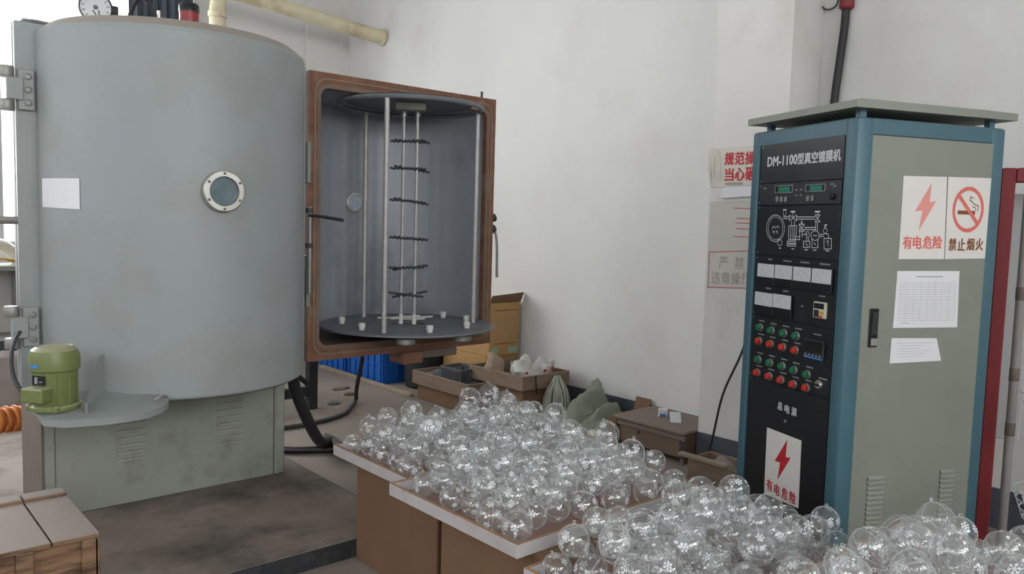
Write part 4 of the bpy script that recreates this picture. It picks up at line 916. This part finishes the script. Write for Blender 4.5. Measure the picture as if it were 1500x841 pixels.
def star_mesh(seed):
    rg = random.Random(seed); vs = []; fs = []; dirs = []
    def put(poly, d, up):
        e1_ = d.cross(up).normalized(); e2_ = e1_.cross(d); n0 = len(vs)
        for x, y in poly: vs.append((d + e1_ * x + e2_ * y).normalized() * 1.006)
        fs.append(tuple(range(n0, n0 + len(poly))))
    tries = 0
    while len(dirs) < 11 and tries < 400:
        tries += 1; d = Vector((rg.gauss(0, 1), rg.gauss(0, 1), rg.gauss(0, 1))).normalized()
        if abs(d.z) < .12 or any((d - q).length < .5 for q in dirs): continue
        dirs.append(d); up = Vector((rg.gauss(0, 1), rg.gauss(0, 1), rg.gauss(0, 1))).normalized()
        if len(dirs) <= 4:                                # snowflake
            R_ = rg.uniform(.24, .32)
            for k in range(3):
                a = math.pi * k / 3; c, s = math.cos(a), math.sin(a); w_ = .028
                put([(c * R_ - s * -w_, s * R_ + c * -w_), (c * R_ - s * w_, s * R_ + c * w_), (-c * R_ - s * w_, -s * R_ + c * w_), (-c * R_ - s * -w_, -s * R_ + c * -w_)], d, up)
            for k in range(6):
                a = math.pi * k / 3
                for sg_ in (-1, 1):
                    b = a + sg_ * .9; x0, y0 = math.cos(a) * R_ * .55, math.sin(a) * R_ * .55; x1, y1 = x0 + math.cos(b) * R_ * .34, y0 + math.sin(b) * R_ * .34
                    nx, ny = -math.sin(b) * .022, math.cos(b) * .022
                    put([(x0 - nx, y0 - ny), (x1 - nx, y1 - ny), (x1 + nx, y1 + ny), (x0 + nx, y0 + ny)], d, up)
        else:                                             # five-pointed star
            R_ = rg.uniform(.11, .18); a0 = rg.uniform(0, 6)
            put([((R_ if k % 2 == 0 else R_ * .42) * math.cos(a0 + math.pi * k / 5), (R_ if k % 2 == 0 else R_ * .42) * math.sin(a0 + math.pi * k / 5)) for k in range(10)], d, up)
    return raw_mesh('star_print', vs, fs, M_STAR, False)
ME_STARS = [star_mesh(s_) for s_ in range(6)]
def pack(rect, z0, n, seed):
    rg = np.random.default_rng(seed); u0, v0, u1, v1 = rect; w_ = .0125; pts = []
    while len(pts) < n:
        r = float(rg.choice([.043, .046, .048, .051]))
        m = 500; c = np.stack([rg.uniform(u0 + w_ + r, u1 - w_ - r, m), rg.uniform(v0 + w_ + r, v1 - w_ - r, m)], 1)
        def rest(c):
            z = np.full(len(c), z0 + r)
            if pts:
                P = np.array(pts); d2 = ((c[:, None, :] - P[None, :, :2]) ** 2).sum(2); s2 = (r + P[None, :, 3] + .0006) ** 2
                zz = np.where(d2 < s2, P[None, :, 2] + np.sqrt(np.maximum(s2 - d2, 0)), -1); z = np.maximum(z, zz.max(1))
            ins = .45 * np.minimum((z - z0 - r) , .11)     # upper layers keep in from the rim
            bad = (c[:, 0] < u0 + w_ + r + ins) | (c[:, 0] > u1 - w_ - r - ins) | (c[:, 1] < v0 + w_ + r + ins) | (c[:, 1] > v1 - w_ - r - ins)
            return np.where(bad, 9.0, z)
        z = rest(c); k = int(z.argmin()); best = c[k]; bz_ = z[k]
        for it in range(6):
            cc = best + rg.normal(0, .012 / (1 + it), (60, 2)); cc[:, 0] = np.clip(cc[:, 0], u0 + w_ + r, u1 - w_ - r); cc[:, 1] = np.clip(cc[:, 1], v0 + w_ + r, v1 - w_ - r)
            z = rest(cc); k = int(z.argmin())
            if z[k] < bz_: best, bz_ = cc[k], z[k]
        if bz_ > 8: break
        pts.append((best[0], best[1], bz_, r))
    return pts
LAB = ['clear plastic ball with white stars piled in the tray nearest the blue crates', 'clear plastic ball with white stars piled in the middle tray',
       'clear plastic ball with white stars piled in the low tray before the panel', 'clear plastic ball with white stars piled in the raised tray at the cabinet corner']
GRP = ['balls in the back tray', 'balls in the middle tray', 'balls in the low tray', 'balls in the raised tray']
for ti, T in enumerate(TR):
    for (x, y, z, r) in pack(T['r'], T['z'] + .006, T['n'], 11 + ti):
        o = bpy.data.objects.new('ball_ornament', ME_BALL); COL.objects.link(o); o.location = (x, y, z); o.scale = (r, r, r)
        
        while True:
            e_ = (RNG.uniform(0, 6.28), RNG.uniform(0, 6.28), RNG.uniform(0, 6.28))
            if (Matrix.Rotation(e_[2], 3, 'Z') @ Matrix.Rotation(e_[1], 3, 'Y') @ Vector((1, 0, 0))).z > -.1: break
        o.rotation_euler = e_; tag(o, LAB[ti], 'ornament', GRP[ti])
        for nm, me in (('seam_ring', ME_SEAM), ('hanging_loop', ME_LOOP), ('star_print', RNG.choice(ME_STARS))):
            c = bpy.data.objects.new(nm, me); COL.objects.link(c); c.parent = o
            if nm == 'star_print': c['kind'] = 'stuff'

# ------------------------------------------------------------------ wooden crate at the lower left
cz1 = .36; cu0, cu1, cv0, cv1 = -.30, .712, 2.55, 2.892
cr = thing('wooden_crate', 'dusty wooden packing crate standing before the plinth and machine base', 'crate', (.2, 2.9, 0))
A0 = atz(146, 780, .35); 
cu1 = A0.x; cv0 = A0.y
B0 = atz(107, 714.5, .35); cv1 = B0.y; cu0 = -.35; zt = .35
zb_ = .0
mid = atz(76, 795, .35).x
th = .018; hz = zt - .022
yl = cv1 - .075                                         # ridge batten near the back edge
for a_, b_ in ((cu0, mid - .003), (mid + .003, cu1)):
    MB().box((a_, cv0, zt - .018), (b_, yl - .002, zt), .002).build('lid_board', M_CRATE, cr)
    MB().box((a_, yl + .002, zt - .010), (b_, cv1, zt + .012), .003).build('lid_board', M_CRATE, cr)
for k, (z0_, z1_) in enumerate(((.10, .21), (.215, .332))):
    MB().box((cu0, cv0 + .016, z0_), (cu1 - .02, cv0 + .03, z1_), .002).build('front_plank', M_CRATE, cr)
    MB().box((cu1 - .03, cv0 + .03, z0_), (cu1 - .014, cv1 - .03, z1_), .002).build('end_plank', M_CRATE, cr)
    MB().box((cu0, cv1 - .03, z0_), (cu1 - .02, cv1 - .016, z1_), .002).build('back_plank', M_CRATE, cr)
for u in (cu1 - .055, mid - .30, .46):
    MB().box((u, cv0 + .0, .08), (u + .05, cv0 + .016, .332), .002).build('batten', M_CRATE, cr)
MB().box((cu1 - .014, cv0, .08), (cu1, cv0 + .05, .332), .002).build('batten', M_CRATE, cr)
MB().box((cu1 - .014, cv1 - .06, .08), (cu1, cv1 - .01, .332), .002).build('batten', M_CRATE, cr)
for v in (cv0 + .02, cv1 - .10): MB().box((cu0, v, .0), (cu1, v + .07, .08), .003).build('skid', M_CRATE, cr)

# ------------------------------------------------------------------ between machine and wall
# black pump stand behind the open door
st = thing('pump_stand', 'black steel stand in the shade behind the machine', 'stand', (2.6, 5.4, 0))
for u, v in ((2.80, 5.42), (2.25, 5.42), (2.80, 6.1), (2.25, 6.1)): MB().box((u - .035, v - .035, 0), (u + .035, v + .035, .75), .004).build('leg', M_BLACKMET, st)
for v in (5.42, 6.1):
    MB().box((2.285, v - .03, .10), (2.765, v + .03, .17), .004).build('cross_bar', M_BLACKMET, st)
    MB().box((2.285, v - .03, .60), (2.765, v + .03, .70), .004).build('cross_bar', M_BLACKMET, st)
MB().box((2.22, 5.39, .75), (2.83, 6.13, .80), .004).build('stand_top', M_BLACKMET, st)
MB().lathe([(.14, 0), (.16, .02), (.16, .32), (.12, .36), (0, .37)], (2.5, 5.75, .80), (0, 0, 1), 28).build('pump_housing', M_BLACKMET, st)
MB().tube([(2.30, 5.38, .58), (2.75, 5.38, .2)], .02, 8).build('brace', M_BLACKMET, st)
# thick black hose
h0 = Vector((1.95, 4.05, .66)); h3 = Vector((2.36, 4.33, .03))
ho = thing('black_hose', 'thick black hose drooping from the machine to the floor', 'hose', (2.3, 4.3, 0))
MB().tube(smooth_path([h0, (1.96, 4.02, .60), (2.0, 4.06, .48), (2.11, 4.13, .28), (2.26, 4.26, .10), atz(484, 646, .04), atz(505, 664, .036), atz(540, 675, .034)]), .033, 12).build('hose_body', M_BLACK, ho)
MB().lathe([(.034, 0), (.04, .01), (.04, .06), (.03, .07)], (1.955, 4.045, .59), (0, 0, 1), 16).build('hose_collar', M_DARKMET, ho)
# hanging cable that runs on along the floor
c0 = Vector((3.02, 4.95, .74))
tag(MB().tube(smooth_path([(2.98, 5.0, .72), (3.05, 5.1, .45), (3.12, 5.3, .15), (3.165, 5.39, .025), (3.05, 5.25, .018), (2.85, 5.05, .018), (2.5, 4.95, .018), (2.1, 5.0, .018)]), .016, 8).build('floor_cable', M_BLACK, org=(3.16, 5.39, 0)), 'dark cable hanging behind the open door and curving over the floor', 'cable')
for k in range(4):
    p = smooth_path([(2.04 + .02 * k, 4.65 - .06 * k, .012 + .012 * (k % 2)), (2.2, 4.46 - .03 * k, .014 + .012 * (k % 2)), (2.36 + .03 * k, 4.42 - .045 * k, .012 + .012 * (k % 2)), (2.52, 4.52 + .05 * k, .012)])
    tag(MB().tube(p, .011, 7).build('loose_cable', M_BLACK, org=(2.3, 4.45, 0)), 'black cable lying in the bundle on the floor by the hose', 'cable', 'cable bundle by the hose')
# blue crates
def blue_crate(u0, v0, u1, v1, h, label):
    t = thing('plastic_crate', label, 'crate', ((u0 + u1) / 2, (v0 + v1) / 2, 0), 'blue crates by the wall')
    w_ = .012
    MB().box((u0, v0, 0), (u1, v1, .012), .003).build('crate_floor', M_BLUE, t)
    for lo, hi in (((u0, v0), (u0 + w_, v1)), ((u1 - w_, v0), (u1, v1)), ((u0 + w_, v0), (u1 - w_, v0 + w_)), ((u0 + w_, v1 - w_), (u1 - w_, v1))):
        MB().box((lo[0], lo[1], .012), (hi[0], hi[1], h)).build('crate_wall', M_BLUE, t)
    MB().rframe(((u0 + u1) / 2, (v0 + v1) / 2, h - .03), (1, 0, 0), (0, 1, 0), (0, 0, 1), u1 - u0 + .03, v1 - v0 + .03, .02, u1 - u0 - .022, v1 - v0 - .022, .01, .034).build('rim', M_BLUE, t)
    MB().rframe(((u0 + u1) / 2, (v0 + v1) / 2, h * .45), (1, 0, 0), (0, 1, 0), (0, 0, 1), u1 - u0 + .02, v1 - v0 + .02, .015, u1 - u0 - .01, v1 - v0 - .01, .01, .012).build('belt_rib', M_BLUE, t)
    nr = 6
    for k in range(nr):
        v = v0 + .03 + (v1 - v0 - .06) * k / (nr - 1)
        MB().box((u0 - .012, v - .007, .0), (u0, v + .007, h - .03), .002).build('rib', M_BLUE, t)
    for k in range(4):
        u = u0 + .03 + (u1 - u0 - .06) * k / 3
        MB().box((u - .007, v0 - .012, .0), (u + .007, v0, h - .03), .002).build('rib', M_BLUE, t)
blue_crate(3.71, 5.87, 4.12, 6.46, .36, 'bright blue ribbed plastic crate beside the dark bin')
blue_crate(3.71, 6.52, 4.12, 7.11, .36, 'bright blue ribbed plastic crate farther along the wall toward the pipe')
sg_ = MB().lathe([(.15, 0), (.17, .02), (.19, .38), (.2, .39), (.2, .41), (.18, .41), (.165, .06), (0, .05)], (3.98, 5.62, 0), (0, 0, 1), 28)
tag(sg_.build('waste_bin', M_BLACKMET, org=(3.98, 5.62, 0)), 'dark round bin between blue crate and wooden box', 'bin')
tag(MB().box((3.62, 5.32, 0), (3.665, 6.85, .03), .004).build('wood_batten', M_PALEWOOD, org=(3.64, 6.0, 0)), 'long pale wooden batten lying along the crates', 'batten')
# open wooden box on a carton
def open_box(u0, v0, u1, v1, z, h, name, label, m, w_=.016):
    t = thing(name, label, 'box', ((u0 + u1) / 2, (v0 + v1) / 2, z))
    MB().box((u0 + .002, v0 + .002, z), (u1 - .002, v1 - .002, z + .01)).build('box_floor', m, t)
    for lo, hi in (((u0, v0), (u0 + w_, v1)), ((u1 - w_, v0), (u1, v1)), ((u0 + w_, v0), (u1 - w_, v0 + w_)), ((u0 + w_, v1 - w_), (u1 - w_, v1))):
        MB().box((lo[0], lo[1], z), (hi[0], hi[1], z + h), .003).build('side_board', m, t)
    return t
carton((3.66, 4.62, 0), (3.90, 5.26, .125), 'low tan carton under the dark-filled wooden box', M_CARTON)
open_box(3.63, 4.56, 3.935, 5.30, .125, .107, 'wooden_box', 'open wooden box holding dark scraps beside the bin', M_WOOD)
bz0 = .137
bk = thing('plastic_basket', 'dark grey slotted plastic basket lying in the wooden box', 'basket', (3.80, 4.86, bz0))
bu0, bu1, bv0, bv1 = 3.70, 3.90, 4.74, 5.0
MB().box((bu0 + .01, bv0 + .01, bz0), (bu1 - .01, bv1 - .01, bz0 + .008)).build('basket_floor', M_DKPLASTIC, bk)
MB().rframe(((bu0 + bu1) / 2, (bv0 + bv1) / 2, bz0 + .15), (1, 0, 0), (0, 1, 0), (0, 0, 1), bu1 - bu0 + .02, bv1 - bv0 + .02, .02, bu1 - bu0 - .016, bv1 - bv0 - .016, .012, .02).build('basket_rim', M_DKPLASTIC, bk)
for k in range(10):
    v = bv0 + .008 + (bv1 - bv0 - .016) * k / 9
    for u in (bu0, bu1): MB().box((u - .004, v - .008, bz0), (u + .004, v + .008, bz0 + .15)).build('slat', M_DKPLASTIC, bk)
for k in range(7):
    u = bu0 + .02 + (bu1 - bu0 - .04) * k / 6
    for v in (bv0, bv1): MB().box((u - .008, v - .004, bz0), (u + .008, v + .004, bz0 + .15)).build('slat', M_DKPLASTIC, bk)
def blob(name, c, rx, ry, rz, m, label, cat, seed, amp=.35, n=22, k=12, group=None, flat_bottom=True):
    rg = random.Random(seed); ph = [(Vector((rg.gauss(0, 1), rg.gauss(0, 1), rg.gauss(0, 1))) * rg.uniform(1.2, 4.5), rg.uniform(0, 6.3), rg.uniform(.3, 1)) for _ in range(9)]
    def fn(a, b):
        t = b * math.pi; s = 2 * math.pi * a; d = Vector((math.sin(t) * math.cos(s), math.sin(t) * math.sin(s), math.cos(t)))
        f = 1 + amp * sum(w_ * math.sin(q.dot(d) + p) for q, p, w_ in ph) / 3.2
        z = d.z * rz * f
        if flat_bottom: z = max(z, -rz * .55) + rz * .55
        return (c[0] + d.x * rx * f, c[1] + d.y * ry * f, c[2] + z)
    return tag(MB().grid(fn, n, k, True).build(name, m, org=c, smooth=28), label, cat, group)
blob('scrap_heap', (3.78, 4.655, .136), .10, .07, .06, M_DARKMET, 'dark scrap lump in the wooden box beside the grey basket', 'scrap', 3)
blob('scrap_heap', (3.78, 5.14, .136), .10, .10, .06, M_DKPLASTIC, 'grey scrap lump in the wooden box near the bin', 'scrap', 4)
# printed carton on a plain one
carton((4.03, 4.84, 0), (4.36, 5.42, .365), 'plain tan carton underneath the printed carton', M_CARTON2)
pc_ = thing('printed_carton', 'yellow printed carton with raised flap standing against the wall', 'box', (4.2, 5.1, .365))
MB().box((4.04, 4.82, .365), (4.36, 5.40, .80), .004).build('carton_body', M_CARTON2, pc_)
MB().prism([(4.04, 4.82, .80), (4.365, 4.82, .80), (4.372, 4.79, .88), (4.035, 4.79, .86)], (0, .004, .0)).build('flap', M_CARTON, pc_)
KM = frame((4.04, 4.82, .365), (1, 0, 0), (0, 0, 1), (0, -1, 0)); mb = MB(KM)
for k in range(7): lines_mb(mb, [(.05, .10 + .045 * k), (.28, .10 + .045 * k)], .004, .001)
lines_mb(mb, [(.05, .10), (.05, .37), (.28, .37), (.28, .10)], .004, .001, closed=True); lines_mb(mb, [(.17, .1), (.17, .37)], .004, .001)
mb.build('printed_grid', M_FADED, pc_)['kind'] = 'stuff'; MB(KM).box((.02, .02, .0005), (.09, .07, .001)).build('green_print', M_MINT, pc_); MB(KM).box((.20, .02, .0005), (.30, .07, .001)).build('green_print', M_MINT, pc_)
# wooden tray box with bags on a carton
carton((3.84, 4.19, .06), (4.24, 4.545, .235), 'tan carton under the wooden box of plastic bags', M_CARTON)
tag(MB().box((3.90, 4.16, 0), (4.30, 4.76, .06), .004).build('wood_board', M_WOOD, org=(4.1, 4.46, 0)), 'weathered wooden board under the tan carton', 'board')
open_box(3.80, 4.15, 4.28, 4.78, .235, .105, 'wooden_box', 'open wooden box holding plastic bags beside the printed carton', M_WOOD, .018)
tag(MB().tube(smooth_path([(3.93, 4.148, .34), (3.925, 4.144, .30), (3.93, 4.14, .24), (3.94, 4.145, .2)]), .005, 6).build('cord', M_BLACKMET, org=(3.93, 4.145, .2)), 'dark cord hanging over the end of the bag-filled box', 'cord')
bagz = .247
blob('paper_bag', (3.90, 4.58, bagz), .075, .09, .115, M_BAGTAN, 'tan crumpled paper bag in the wooden box', 'bag', 21, .45)
blob('plastic_bag', (4.00, 4.34, bagz), .10, .08, .11, M_BAG, 'crumpled white plastic bag beside the tan bag', 'bag', 22, .55)
blob('plastic_bag', (4.15, 4.30, bagz), .095, .075, .12, M_BAG, 'crumpled white bag with red print at the wall side of the box', 'bag', 23, .55)
for k, (p, d) in enumerate((((4.08, 4.21, .35), (.014, .003, .012)), ((4.15, 4.205, .36), (.012, .003, .018)), ((3.93, 4.25, .34), (.014, .003, .010)))):
    tag(MB().box(Vector(p) - Vector(d), Vector(p) + Vector(d), .003).build('wrapper_scrap', M_BAGRED, org=p), 'red printed wrapper scrap among the plastic bags', 'wrapper', 'red wrapper scraps')
MB_ = MB(frame((4.08, 4.50, .33), (.9, -.3, .2), (.1, .5, .85), (-.4, -.8, .45))); MB_.box((-.07, -.09, 0), (.06, .06, .02), .006)
tag(MB_.build('packet', M_MINT, org=(4.08, 4.5, .26)), 'mint green packet sticking up between bags', 'packet')
# mop head and tarpaulin
mp = thing('mop_head', 'grey-green yarn mop head leaning upright by the tarpaulin', 'mop', (4.06, 4.06, 0))
mc_ = Vector((4.06, 4.06, .31)); rg = random.Random(5)
for k in range(70):
    a = rg.uniform(0, 6.28); rr = rg.uniform(.02, .10); L_ = rg.uniform(.24, .31)
    p = mc_ + Vector((math.cos(a) * .02, math.sin(a) * .02, rg.uniform(-.02, .03)))
    q = mc_ + Vector((math.cos(a) * rr, math.sin(a) * rr, -L_ * .5)); e = mc_ + Vector((math.cos(a) * rr * 1.15, math.sin(a) * rr * 1.15, -min(L_, .29)))
    MB().tube([p, p.lerp(q, .5) + Vector((math.cos(a), math.sin(a), 0)) * .015, q, e], [.005, .008, .0085, .007], 5).build('yarn_strand', M_MOP, mp)
from mathutils import noise as mnoise
def tarp_fn(off):
    def fn(s_, t_):
        v = 4.0 - .56 * s_
        ridge = .05 + .29 * math.exp(-((s_ - .30) / .15) ** 2) + .17 * math.exp(-((s_ - .62) / .16) ** 2)
        n1 = mnoise.noise((s_ * 5, t_ * 3, 1.3)); n2 = abs(mnoise.noise((s_ * 8 + t_ * 3, t_ * 2.5, 7.7))); n3 = mnoise.noise((s_ * 26, t_ * 12, 3.1))
        u = min(4.355, 4.22 - .40 * t_ + .06 * n1 * (.3 + t_) + .07 * n2 - .01 * n3)
        z = ridge * (1 - t_) ** 1.05 + .10 * t_ * (1 - t_) * (1 + 1.6 * n1) - .10 * n2 * (1 - t_) + .008 * n3
        return (u + off, v + .05 * n1 + .012 * n3, max(z, .006) + off * .6)
    return fn
mb = MB().grid(tarp_fn(0), 48, 22); mb.grid(tarp_fn(.01), 48, 22)
def tarp_back(s_, t_): q = Vector(tarp_fn(.01)(s_, 0)); return (min(4.365, q.x + .10 * t_), q.y, max(.006, q.z * (1 - t_)))
mb.grid(tarp_back, 48, 5)
tag(mb.build('tarpaulin', M_TARP, org=(4.1, 3.65, 0), smooth=50), 'crumpled olive green tarpaulin heaped against the wall foot', 'tarpaulin')
# scrap cardboard and trunk
MB_ = MB(frame((4.30, 3.56, .0), (0, -1, 0), (.25, 0, .97), (-.97, 0, .25))); MB_.box((0, 0, 0), (.13, .25, .006))
tag(MB_.build('cardboard_scrap', M_CARTON, org=(4.3, 3.5, 0)), 'tan cardboard scrap leaning on the wall behind the trunk', 'cardboard')
tk = thing('storage_chest', 'old brown wooden trunk with dusty lid beside the pilaster', 'trunk', (4.1, 3.1, 0))
MB().box((3.94, 2.83, .035), (4.35, 3.40, .172), .008).build('trunk_body', M_TRUNK, tk)
MB().box((3.925, 2.825, .176), (4.36, 3.41, .205), .008).build('lid', M_TRUNK, tk)
MB().box((3.93, 2.82, .150), (3.945, 3.40, .178), .003).build('lid_rail', M_BASEDARK, tk)
for v in (2.84, 3.36):
    MB().box((3.95, v, 0), (4.34, v + .03, .036), .003).build('foot', M_BASEDARK, tk)
    MB().box((3.934, v - .005, .04), (3.942, v + .025, .17), .002).build('corner_strap', M_DARKMET, tk)
MB().lathe([(.012, 0), (.012, .006), (.006, .008), (0, .008)], (3.941, 3.19, .13), (-1, 0, 0), 14).build('lock', M_DARKMET, tk)
MB_ = MB(frame((4.16, 3.17, .206), (.6, -.8, 0), (.8, .6, 0), (0, 0, 1))); MB_.box((-.03, -.025, 0), (.03, .025, .05), .004)
tag(MB_.build('small_box', M_PAPER, org=(4.16, 3.17, .206)), 'small white and blue carton on the trunk lid', 'box')
blue = MB(frame((4.16, 3.17, .206), (.6, -.8, 0), (.8, .6, 0), (0, 0, 1))).box((.0302, -.02, .004), (.031, .02, .046)).box((-.02, -.0262, .004), (.02, -.0255, .02)).build('blue_print', M_BLUELBL, bpy.data.objects['small_box'])
MB_ = MB(frame((4.10, 3.02, .206), (.7, -.7, 0), (.5, .5, .7), (-.5, -.5, .7))); MB_.box((-.035, -.005, -.002), (.035, .075, .004), .001)
tag(MB_.build('paper_card', M_PAPER, org=(4.10, 3.02, .206)), 'white card propped on the trunk lid', 'card')
MB_ = MB(frame((3.90, 3.42, .0), (.3, -.95, 0), (.15, .05, .98), (-.93, -.3, .15))); MB_.box((0, 0, 0), (.06, .19, .02), .003)
tag(MB_.build('wood_offcut', M_CARTON, org=(3.9, 3.42, 0)), 'brown wood offcut leaning between tarpaulin and trunk', 'wood')
blob('cloth_rag', (3.84, 3.47, .0), .08, .07, .05, M_BAG, 'pale rag draped beside the end of the trunk', 'rag', 31, .4)
# small box by the pilaster foot
open_box(3.74, 2.30, 3.96, 2.66, .0, .13, 'wooden_box', 'small open wooden box at the pilaster foot behind the cabinet', M_WOOD, .014)
tag(MB().box((3.72, 2.40, .131), (3.765, 2.72, .15), .003).build('wooden_strip', M_PALEWOOD, org=(3.74, 2.56, .13)), 'loose wooden slat on the small box at the pilaster foot', 'wood')
blob('rubbish_heap', (3.84, 2.48, .011), .07, .1, .08, M_SACK, 'grey rubbish in the small wooden box', 'rubbish', 41, .4)
blob('rubbish_heap', (3.45, 2.55, .0), .16, .14, .05, M_BAGTAN, 'pile of tan scraps on the floor before the trunk', 'rubbish', 42, .5)
# litter on the floor
for k, (x, y, m_, lab) in enumerate(((500, 570, M_BASEDARK, 'brown leaf litter on the floor beside the hanging cable'), (488, 592, M_DKPLASTIC, 'small grey litter bit on the floor by the black stand'), (515, 578, M_CARTON, 'tan litter bit on the floor by the hanging cable foot'))):
    p = atz(x, y, 0); blob('litter', (p.x, p.y, 0), .05 + .03 * (k == 0), .03, .012, m_, lab, 'litter', 50 + k, .5, 14, 8)
# ------------------------------------------------------------------ left background beyond the machine
oc = thing('air_hose_coil', 'orange coiled air hose on the floor behind the machine', 'hose', (.95, 5.9, 0))
p = atz(16, 632, .06)
for k in range(7):
    MB().torus(p + Vector((.022 * k - .08, .05 * (k % 2), .07)), (1, .35, 0), .075, .011, 28, 7).build('coil_turn', M_ORANGE, oc)
p = atz(8, 652, 0)
tag(MB().torus(p + Vector((0, 0, .016)), (0, 0, 1), .11, .015, 32, 8).build('cable_ring', M_BLACK, org=p), 'black cable ring lying flat before the orange hose', 'cable')
p = atv(8, 545, 6.6)
blob('cloth_sack', (p.x - .06, 6.33, 0), .2, .2, .30, M_SACK, 'grey brown sack slumped behind the orange hose', 'sack', 61, .3)
wt = thing('rubber_drum', 'black round drum standing behind the grey sack', 'drum', (1.0, 6.86, 0))
MB().lathe([(.24, 0), (.27, .03), (.27, .16), (.255, .18), (.27, .2), (.27, .44), (.24, .5), (0, .5)], (1.0, 6.86, 0), (0, 0, 1), 32).build('drum_body', M_BLACK, wt)
MB().torus((1.0, 6.86, .18), (0, 0, 1), .268, .012, 32, 6).build('drum_hoop', M_DARKMET, wt)
bt = thing('bench', 'grey workbench under the bright window', 'bench', (.75, 7.45, 0))
MB().box((.0, 7.2, .96), (1.32, 7.73, 1.0), .004).build('bench_top', M_CABGREY, bt)
for u in (.04, 1.26): 
    for v in (7.24, 7.68): MB().box((u - .025, v - .025, 0), (u + .025, v + .025, .96), .003).build('leg', M_DULLSTEEL, bt)
MB().box((.03, 7.68, .2), (1.29, 7.70, .96)).build('back_panel', M_NOTICE, bt)
du = thing('flexible_duct', 'pale flexible duct arched on the bench under the window', 'duct', (1.1, 7.4, 1.0))
MB().tube(bez((.95, 7.4, 1.0), (.98, 7.4, 1.22), (1.2, 7.42, 1.22), (1.24, 7.42, 1.0), 18), .045, 14).build('duct_tube', M_OLDSIGN, du)
for k in range(3):
    z = 1.004 + .008
    tag(MB().tube(bez((.9, 7.25 + .02 * k, 1.01), (1.05, 7.22, 1.05 + .03 * k), (1.12, 7.24, 1.08 - .02 * k), (1.27, 7.26 + .02 * k, 1.01), 14), .008, 6).build('wire', M_YELLOW if k != 1 else M_ORANGE, org=(1.1, 7.25, 1.0)),
        ('yellow wire lying across the bench edge', 'orange wire between two yellow ones on the bench', 'yellow wire nearest the duct on the bench')[k], 'wire')
